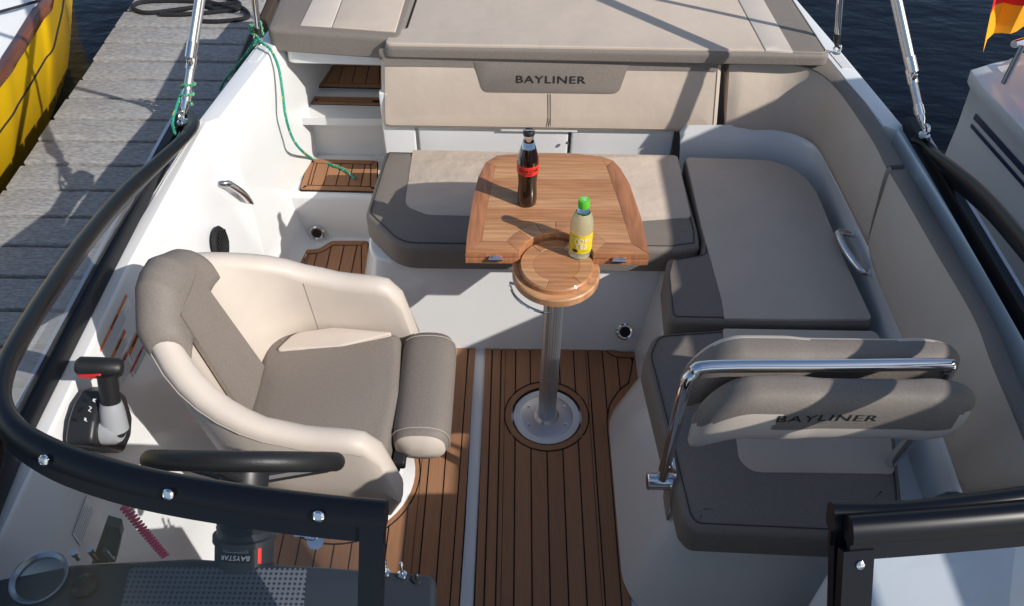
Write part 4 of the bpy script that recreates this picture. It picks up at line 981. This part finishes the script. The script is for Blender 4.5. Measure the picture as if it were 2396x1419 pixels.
# round pedestal top
rawp('lower_disc', lathe([(.112, .632), (.1165, .636), (.1165, .656), (.113, .660), (.08, .660)], (POST.x, POST.y, 0), n=48), WOODS[1], tab)
rawp('upper_disc', lathe([(.098, .6602), (.098, .674), (.095, .677), (.05, .677)], (POST.x, POST.y, 0), n=48), WOODS[2], tab)
for k in range(6):
    a0_, a1_ = k * math.pi / 3 + .2, (k + 1) * math.pi / 3 + .2
    poly_ = [V(p) for p in cyl(.0945, 6, a0_ + .006, a1_ - .006)] + [V(p) for p in cyl(.062, 4, a1_ - .01, a0_ + .01)]
    rawp('disc_segment', cushion(poly_, .676, .6785, .0006, puff=0, seg=1), WOODS[(k + 1) % 3], tab)
rawp('disc_centre', lathe([(.0612, .676), (.0612, .6783), (.01, .6783)], (POST.x, POST.y, 0), n=40), WOODS[2], tab)
rawp('lock_lever', tube([V((POST.x - .05, POST.y - .04, .625))] + [V((POST.x + .124 * math.cos(a), POST.y + .124 * math.sin(a), .618)) for a in [math.radians(185 + 75 * k / 12) for k in range(13)]] + [V((POST.x - .02, POST.y - .05, .625))], .004, 8), CHR, tab)
rawp('post_collar', lathe([(.05, .60), (.05, .6318)], (POST.x, POST.y, 0), n=28), ALU, tab)
prof = []
nrib = 28; secs = []
for z in (.008, .615): secs.append([(POST.x + (.027 + (.0012 if j % 2 else 0)) * math.cos(2 * math.pi * j / (nrib * 2)), POST.y + (.027 + (.0012 if j % 2 else 0)) * math.sin(2 * math.pi * j / (nrib * 2)), z) for j in range(nrib * 2)])
rawp('ribbed_post', loft(secs), ALU, tab, smooth=False)
rawp('floor_flange', lathe([(.085, 0.001), (.085, .004), (.078, .007), (.04, .009), (.032, .02)], (POST.x, POST.y, 0), n=48), ALU, tab)
rawp('white_ring', lathe([(.107, .0005), (.106, .003), (.086, .0035)], (POST.x, POST.y, 0), n=48), GEL, tab)
for a in (.55, 1.75, 2.6, 3.75, 4.72, 5.75): rawp('screw', lathe([(.004, .006), (.004, .009), (.001, .0095)], (POST.x + .068 * math.cos(a), POST.y + .068 * math.sin(a), 0), n=10), CHR, tab)
for px in (1159, 1449):
    p = Yp(px, 601, fyt - .002); p.z = ZT_ - .022
    hg = rawp('hinge', merge(box(p, (.034, .006, .018), bev=.002), tube([p + V((-.018, -.004, 0)), p + V((.018, -.004, 0))], .005, 10)), CHR, tab)

# ================================================================== BOTTLES
cb = Zp(1233, 474, ZT_); cb.z = ZT_ + .0003
cola = thing('glass_bottle', cb, 'contour glass cola bottle with red label standing on the teak table', 'bottle')
P_ = [(.024, 0), (.027, .004), (.0275, .02), (.0265, .05), (.0255, .075), (.0275, .10), (.0295, .115), (.0295, .14), (.0275, .16), (.021, .185), (.0155, .203), (.0135, .215), (.013, .222)]
rawp('drink', lathe([(r, h) for r, h in P_ if h < .19] + [(.0195, .19)], cb, n=32), COLA, cola)
rawp('neck', lathe([(.0197, .1902), (.0155, .203), (.0135, .215), (.013, .224), (.0145, .226), (.0145, .230)], cb, n=28), CLEAR, cola)
rawp('crown_cap', lathe([(.0158, .229), (.0160, .232), (.0150, .238), (.012, .2405), (.004, .241)], cb, n=28), PLA, cola)
rawp('label', lathe([(.0300, .112), (.0301, .1405), (.0299, .1407)], cb, n=32), CRED, cola)
Mc = basis(cb + V((0, -.0301, .127)), (1, 0, 0), (0, 0, 1), (0, -1, 0))
g = text_mesh('Coca-Cola', .0135, .0002, shear=.25); raw('label_lettering', bend([v + V((0, .002, .0006)) for v in g[0]], Mc, 0, 0, .0301), g[1], BLK, cola, smooth=False)
g = text_mesh('ZERO SUGAR', .004, .0002); raw('label_small_print', bend([v + V((0, -.008, .0006)) for v in g[0]], Mc, 0, 0, .0301), g[1], BLK, cola, smooth=False)
text('cap_lettering', 'Coca-Cola', .006, basis(cb + V((0, -.001, .2413)), (1, 0, 0), (0, 1, 0), (0, 0, 1)), WHT, cola, .0002)
tbp = Zp(1356, 592, .6785); tbp = V((tbp.x, tbp.y, .6787))
tof = thing('plastic_bottle', tbp, 'clear plastic lemonade bottle with green cap and yellow label on the round table end', 'bottle')
rawp('drink', lathe([(.026, 0), (.030, .004), (.0305, .02), (.0305, .09), (.030, .108), (.0255, .128), (.019, .143)], tbp, n=32), LEMO, tof)
rawp('neck', lathe([(.0189, .1432), (.0145, .153), (.0135, .163)], tbp, n=28), CLEAR, tof)
rawp('cap', lathe([(.0150, .160), (.0152, .163), (.0150, .180), (.0135, .183), (.005, .1835)], tbp, n=28), CAPG, tof)
Mt = basis(tbp + V((.0, -.0307, .055)), (1, 0, 0), (0, 0, 1), (0, -1, 0))
g = bent_rect(.075, .062, .0006, 20); raw('label', bend(g[0], Mt, 0, 0, .0306), g[1], LYEL, tof)
for s, dy in (('T\u00d6F!', .012), ('TES', -.006)):
    g = text_mesh(s, .021, .0002, spacing=1.0); raw('label_lettering', bend([v + V((-.001, dy, .0012)) for v in g[0]], Mt, 0, 0, .0306), g[1], WHT, tof, smooth=False)
g = text_mesh('Citron', .007, .0002); raw('label_small_print', bend([v + V((.012, -.022, .0012)) for v in g[0]], Mt, 0, 0, .0306), g[1], CAPG, tof, smooth=False)
g = lathe([(.0, 0), (.0052, 0.0), (.0052, .0004)], (0, 0, 0), n=14); raw('label_seal', bend([V((v[0] * 1.5 - .016, v[1] - .022, .0012 + v[2])) for v in g[0]], Mt, 0, 0, .0306), g[1], NAVY, tof)
text('cap_lettering', 'T\u00d6F\nTES', .008, basis(tbp + V((0, 0, .1838)), (1, 0, 0), (0, 1, 0), (0, 0, 1)), WHT, tof, .0002)

# keys in the ignition
kp = Zp(742, 1285, .80)
kt = thing('key_bunch', kp + V((0, 0, -.03)), 'small bunch of keys with round steel tag hanging at the helm console', 'keys')
nd = V((0, -.5, .86)).normalized()
rawp('tag', lathe([(.015, 0), (.015, .002), (.010, .0022)], kp + V((.002, 0, .03)), nd, 24), CHR, kt)
rawp('ring', tube([kp + V((-.004, .008, .038)) + (V((1, 0, 0)) * math.cos(a) + V((0, .86, .5)) * math.sin(a)) * .010 for a in [2 * math.pi * k / 20 for k in range(20)]], .0012, 6, True), CHR, kt)
for a in (2.6, 2.9, 3.3, .2):
    dv = V((math.cos(a), math.sin(a) * .6, .0)); p = kp + V((-.006, .006, .036)); v2 = dv.cross(nd).normalized()
    rawp('key', cushion(roundpoly([(0, -.007), (.010, -.007), (.011, -.003), (.028, -.0025), (.030, 0), (.028, .0025), (.011, .003), (.010, .007), (0, .007)], .002, 3), 0, .0016, .0004, basis(p + V((0, 0, .002 * a)), dv, v2, nd), puff=0), CHR, kt)
# red coiled lanyard
ca, cb_ = Zp(289, 1183, .865), Zp(388, 1303, .80)
pts = []
dv = (cb_ - ca); x_, y_, z_ = frame_of(dv, (1, 0, 0)); nt_ = 19
for k in range(nt_ * 10 + 1):
    t = k / (nt_ * 10); a = 2 * math.pi * k / 10; r = .0075 * (1 - .25 * t); pts.append(ca + dv * t + V((0, 0, -.01 * math.sin(math.pi * t))) + (x_ * math.cos(a) + y_ * math.sin(a)) * r)
tag(rawp('coiled_lanyard', tube(pts, .0022, 6), PINK), 'red coiled kill-switch lanyard hanging by the helm console', 'lanyard')

# ================================================================== BIMINI POLES AND ROPES
def pole_pair(base_, tip, aft_base, aft_tip, lab, sg):
    d = (tip - base_).normalized(); e = thing('bimini_poles', base_, lab, 'bimini poles', 'folded bimini poles')
    eye = base_ + V((0, 0, .004))
    rawp('deck_eye', tube([eye + V((0, .014 * math.cos(a), .016 + .014 * math.sin(a))) for a in [2 * math.pi * k / 18 for k in range(18)]], .004, 8, True), CHR, e)
    rawp('deck_eye_foot', lathe([(.016, -.006), (.016, .0), (.008, .004)], eye, (0, 0, 1), 16), CHR, e)
    s = d.cross(V((0, 1, 0))).normalized() * sg; s = V((-sg, 0, 0)) if s.length < .1 else s
    rawp('end_fork', lathe([(.006, .02), (.009, .035), (.012, .045), (.0125, .09), (.0125, .092)], eye, d, 16), CHR, e)
    rawp('main_pole', tube([eye + d * .06, eye + d * 1.6], .0115, 14), ALU, e)
    j = eye + d * .17; s2 = (V((0, -1, .2)) - d * V((0, -1, .2)).dot(d)).normalized()
    rawp('joint_sleeve', lathe([(.0145, .06), (.0145, .085)], eye, d, 16), CHR, e); rawp('joint_collar', lathe([(.0145, -.02), (.0145, .02)], j, d, 16), CHR, e)
    rawp('joint_knuckle', box(j + s2 * .018, (.014, .02, .022), bev=.003), CHR, e)
    jj = j + s2 * .024 + d * .01
    rawp('sleeve', lathe([(.014, .0), (.014, .045)], jj, d, 16), CHR, e)
    rawp('second_pole', tube([jj + d * .02, jj + d * 1.5 + s2 * .01], .011, 14), ALU, e)
    e2_ = thing('bimini_strut', aft_base, lab.replace('forked pole pair', 'thin aft strut').replace('windshield end', 'sunpad'), 'strut', 'aft bimini struts')
    d2 = (aft_tip - aft_base).normalized()
    rawp('deck_eye', tube([aft_base + V((.012 * math.cos(a), 0, .016 + .012 * math.sin(a))) for a in [2 * math.pi * k / 18 for k in range(18)]], .004, 8, True), CHR, e2_)
    rawp('deck_eye_foot', lathe([(.015, -.006), (.015, .0), (.008, .004)], aft_base, (0, 0, 1), 16), CHR, e2_)
    rawp('end_cap', lathe([(.006, .024), (.011, .04), (.0125, .075)], aft_base, d2, 16), PLA, e2_)
    rawp('tube', tube([aft_base + d2 * .07, aft_base + d2 * 1.4], .0105, 14), CHR, e2_)
pr_b = Zp(2162, 318, .795); pr_t = Yp(2092, 0, 2.28)
ar_b = Zp(1957, 124, .742); ar_t = Yp(1966, 0, 2.59)
pole_pair(pr_b, pr_t, ar_b, ar_t, 'steel bimini forked pole pair on the right windshield end', 1)
pl_b = Zp(428, 287, .795); pl_t = Yp(472, 0, 2.28)
al_b = Zp(606, 100, .742); al_t = Yp(596, 0, 2.56)
pole_pair(pl_b, pl_t, al_b, al_t, 'steel bimini forked pole pair on the left windshield end', -1)
def rope(nm, pts, r, m, label, fleck=True):
    e = thing(nm, pts[0], label, 'rope'); P = catmull(pts, 10); rawp('rope_strand', tube(P, r, 8), m, e)
    if fleck:
        pp = []
        for i, p in enumerate(P):
            t = (P[min(i + 1, len(P) - 1)] - P[max(i - 1, 0)]).normalized(); x, y_, z = frame_of(t, (0, 0, 1) if abs(t.z) < .9 else (1, 0, 0)); a = i * .9; pp.append(p + (x * math.cos(a) + y_ * math.sin(a)) * r * .8)
        vs, fs = [], []
        for i in range(0, len(pp) - 2, 3): vs, fs = merge((vs, fs), tube(pp[i:i + 2], r * .45, 5))
        raw('rope_fleck', vs, fs, YFL, e)
    return e
xr = -.80
rope('green_rope', [Zp(600, 84, .78), Zp(612, 100, .768), Zp(634, 118, .756), Xp(652, 160, -.80), Xp(661, 215, -.792), Xp(668, 270, -.785), Xp(682, 318, -.78), Xp(703, 350, -.765), Yp(735, 374, 2.665), Zp(780, 388, .2255), Zp(806, 398, .2255), Zp(831, 419, .2255)], .0048, GRN, 'green rope with yellow flecks trailing down the side wall onto the boarding step')
e = rope('green_rope', [al_b + V((.02 * math.cos(a), .02 * math.sin(a), .03 + .003 * a)) for a in [k * .6 for k in range(24)]], .0048, GRN, 'green rope wound round the foot of the left aft strut')
rope('green_rope', [Zp(600, 92, .76), Zp(575, 128, .70), Zp(545, 165, .60), Zp(525, 190, .45), Zp(515, 210, .27)], .0048, GRN, 'green rope running from the left strut over the side towards the dock')
d_ = (pl_t - pl_b).normalized()
x_, y_, z_ = frame_of(d_, (1, 0, 0))
rope('green_rope', [pl_b + d_ * (.055 + .0028 * k) + (x_ * math.cos(k * .6) + y_ * math.sin(k * .6)) * .0165 for k in range(26)] + [pl_b + V((-.02, -.01, .02)), pl_b + V((-.025, -.02, -.03))], .0042, GRN, 'green lashing wound round the left windshield-end pole')
# black mooring rope coiled on the dock
def dk(px, py, h=.262): return Zp(px, py, h)
rope('mooring_rope', [dk(375, 34), dk(430, 34), dk(500, 28), dk(560, 20), dk(545, 8), dk(480, 14), dk(420, 22), dk(350, 30), dk(318, 24), dk(312, 14), dk(340, 4), dk(420, 2), dk(500, 8), dk(545, 22), dk(560, 8), dk(520, -6), dk(470, 2), dk(500, 20), dk(560, 16), dk(580, 40), dk(520, 50), dk(470, 50)], .010, BRP, 'black mooring rope lying in loose coils on the dock', False)
# fender between hull and dock
fp = Zp(470, 235, .5); fx = XC - interp(OUT, fp.y) - .06
fen = thing('fender', (fx, fp.y, .10), 'dark fender hanging between the motorboat and the dock', 'fender')
rawp('fender_body', lathe([(.015, 0), (.05, .02), (.07, .07), (.07, .40), (.05, .45), (.02, .47), (.016, .5)], (fx, fp.y, .10), n=24), mat('navy_vinyl', (.01, .012, .02), .3), fen)
rawp('fender_line', tube([V((fx, fp.y, .58)), V((fx + .06, fp.y, .715))], .005, 8), BRP, fen)

# ================================================================== NEIGHBOUR BOATS
yb_ = thing('sailing_dinghy', (-2.9, 2.8, -.22), 'yellow dinghy with varnished wooden rubrail and white deck left of the dock', 'dinghy')
rail = [Zp(112, -5, .46), Zp(88, 38, .46), Zp(58, 88, .46), Zp(28, 135, .46), Zp(-6, 185, .46)]
d0 = rail[0] - rail[1]; d1 = rail[-1] - rail[-2]
rail = [rail[0] + d0 * 8 + V((-.75, 0, 0)), rail[0] + d0 * 4 + V((-.18, 0, 0))] + rail + [rail[-1] + d1 * 2.5 + V((-.06, 0, 0)), rail[-1] + d1 * 6 + V((-.4, 0, 0)), rail[-1] + d1 * 9 + V((-1.0, 0, 0))]
low = []
wl = [Zp(168, -5, -.2), Zp(160, 80, -.2), Zp(140, 190, -.2), Zp(98, 300, -.2), Zp(5, 450, -.2)]
R_ = catmull(rail, 6); secs = []
def wx(y):   # waterline x at given y
    t = sorted([(p.y, p.x) for p in wl]); return interp(t, y)
for p in R_:
    bx = wx(p.y) if wl[-1].y < p.y < wl[0].y else None
    bx = (wx(max(wl[-1].y, min(wl[0].y, p.y))) + (p.x - interp(sorted([(q.y, q.x) for q in R_]), max(wl[-1].y, min(wl[0].y, p.y))))) if bx is None else bx
    a = p; b = V((bx, p.y, -.24)); o_ = V((.03, 0, 0))
    secs.append([a, a.lerp(b, .12) + o_ * .5, a.lerp(b, .35) + o_ * 1.3, a.lerp(b, .6) + o_ * 1.5, a.lerp(b, .85) + o_, b, b + V((-.5, 0, -.05))])
rawp('hull_side', loft(secs, False), YEL, yb_)
rawp('pinstripe', tube([s[1].lerp(s[2], .75) + V((.004, 0, .0)) for s in secs], .004, 6), BLK, yb_)
rawp('wooden_rubrail', loft([[p + V((.022, 0, -.014)), p + V((.024, 0, .010)), p + V((.01, 0, .022)), p + V((-.02, 0, .022)), p + V((-.024, 0, -.014))] for p in R_]), VAR, yb_)
rawp('deck', loft([[p + V((-.02, 0, .006)), p + V((-.25, 0, .03)), p + V((-.6, 0, .05)), V((p.x - 1.2, p.y, .45))] for p in R_], False), WHT, yb_)
rawp('deck_line', tube(catmull([Zp(-40, 40, .50), Zp(0, 28, .50), Zp(50, 14, .50), Zp(98, -2, .48), Zp(140, -30, .46)], 6), .006, 8), BRP, yb_)
rawp('far_hull_side', loft([[V((p.x - 1.2, p.y, .45)), V((p.x - 1.2, p.y, .1)), V((p.x - 1.0, p.y, -.25))] for p in R_], False), YEL, yb_)
rawp('fore_stay', tube([Zp(98, 45, .47) + V((-.1, 0, 0)), V((-2.1, 2.2, 3.2))], .004, 6), CHR, yb_) if False else None

wb = thing('white_boat', (2.4, 1.6, -.22), 'white motorboat with navy double stripe moored to the right', 'boat')
zr = .62
w0 = Zp(2277, 172, zr); w1 = Zp(2396, 296, zr); dirn = (w1 - w0).normalized()
side_ = [w0 + dirn * t for t in (0, .1, .25, .5, .9, 1.5, 2.2)]
side_ = [p + V((0.0, 0, 0)) + V((.10 * max(0, t - .8), 0, 0)) for p, t in zip(side_, (0, .1, .25, .5, .9, 1.5, 2.2))]
end = w0 + V((1.6, .55, 0))
prof_ = lambda p, inw: [p + inw * .10 + V((0, 0, -.86)), p + inw * .02 + V((0, 0, -.42)), p + inw * .012 + V((0, 0, -.20)), p + V((0, 0, -.06)), p - inw * .02 + V((0, 0, -.035)), p - inw * .024 + V((0, 0, .01)), p + inw * .015 + V((0, 0, .035)), p + inw * .05 + V((0, 0, .04)), p + inw * .10 + V((0, 0, .10)), p + inw * .30 + V((0, 0, .16)), p + inw * .9 + V((0, 0, .18))]
inw = V((dirn.y, -dirn.x, 0)); inw = inw if inw.x > 0 else -inw
cs = [prof_(end, V((.2, -.98, 0))), prof_(end.lerp(w0, .6), V((.3, -.95, 0))), prof_(end.lerp(w0, .93), V((.45, -.89, 0))), prof_(w0 + V((.012, -.004, 0)), (inw + V((.3, -.6, 0))).normalized())]
cs += [prof_(p, inw) for p in side_[1:]]
rawp('hull', loft(cs, False), GEL, wb, sharp=45)
for f0_, hh in ((.10, .022), (.42, .013)):
    vs = []
    rows = []
    for c_ in cs[4:]:
        a, b = c_[2], c_[1]; m_ = c_[3].lerp(c_[2], .2 + f0_); rows.append([m_ - inw * .003 + V((0, 0, 0)), m_ - inw * .003 + V((0, 0, -hh))])
    rawp('stripe', solid_sheet(rows, inw * .002), BLU, wb, smooth=False)
zc = 1.60; kx = lambda x, y: (x + 1.222 * (zc - .445), y - .696 * (zc - .445))  # unseen roof, added and shaped to shade the right side of the cockpit
caster_outline = [kx(.485, 2.38), kx(.70, 2.64), (3.4, 2.1), (3.4, -2.2), (kx(.36, 0)[0], -2.2), kx(.36, 1.12), kx(.485, 1.5)]
rawp('shade_caster_roof', cushion(roundpoly(caster_outline, .02, 3), zc - .035, zc, .012, puff=0), GEL, wb)
for px_, py_ in ((2.3, 1.5), (3.3, 1.9), (2.3, -.4), (3.3, -.4)): rawp('shade_caster_post', tube([V((px_, py_, .6)), V((px_, py_, zc - .02))], .02, 10), CHR, wb)  # posts holding up the added shade roof
rl = [Zp(2372, 104, .86), Zp(2400, 96, .86), Zp(2470, 90, .86)]
rawp('stern_rail', tube(rl, .012, 10), CHR, wb)
rawp('rail_post', tube([rl[0] + V((.03, 0, 0)), rl[0] + V((.03, 0, -.14))], .010, 10), CHR, wb)
# flag
fl = thing('ensign_flag', Zp(2400, 120, .95) + V((.25, .1, -.2)), 'black red and gold flag hanging over the white boat', 'flag')
fa = Yp(2300, 122, 2.62); fb = Yp(2396, 60, 2.70)      # gold lower edge
u_ = (fb - fa); 
hoist = Yp(2360, -20, 2.62)
edge_up = (Yp(2318, 45, 2.62) - Yp(2296, 118, 2.62))   # one band height along the free edge
rows = []
band = edge_up
for bi, m_ in ((0, FGLD), (1, FRED), (2, FBLK)):
    rows = []
    for i in range(15):
        s = i / 14 * 2.4
        r_ = []
        for k in range(6):
            t = bi + k / 5
            p = fa + u_ * s + band * t * (1.0 + .12 * s) + V((0, .035 * math.sin(3.3 * s + .9 * t) + .02 * math.sin(7 * s), .012 * math.sin(5 * s + t)))
            r_.append(p)
        rows.append(r_)
    rawp('stripe', solid_sheet(rows, (0, .0015, 0)), m_, fl)
rawp('flag_staff', tube([fa + u_ * 2.42 + V((0, 0, -.45)), fa + u_ * 2.42 + band * 3.6], .012, 10), VAR, fl)
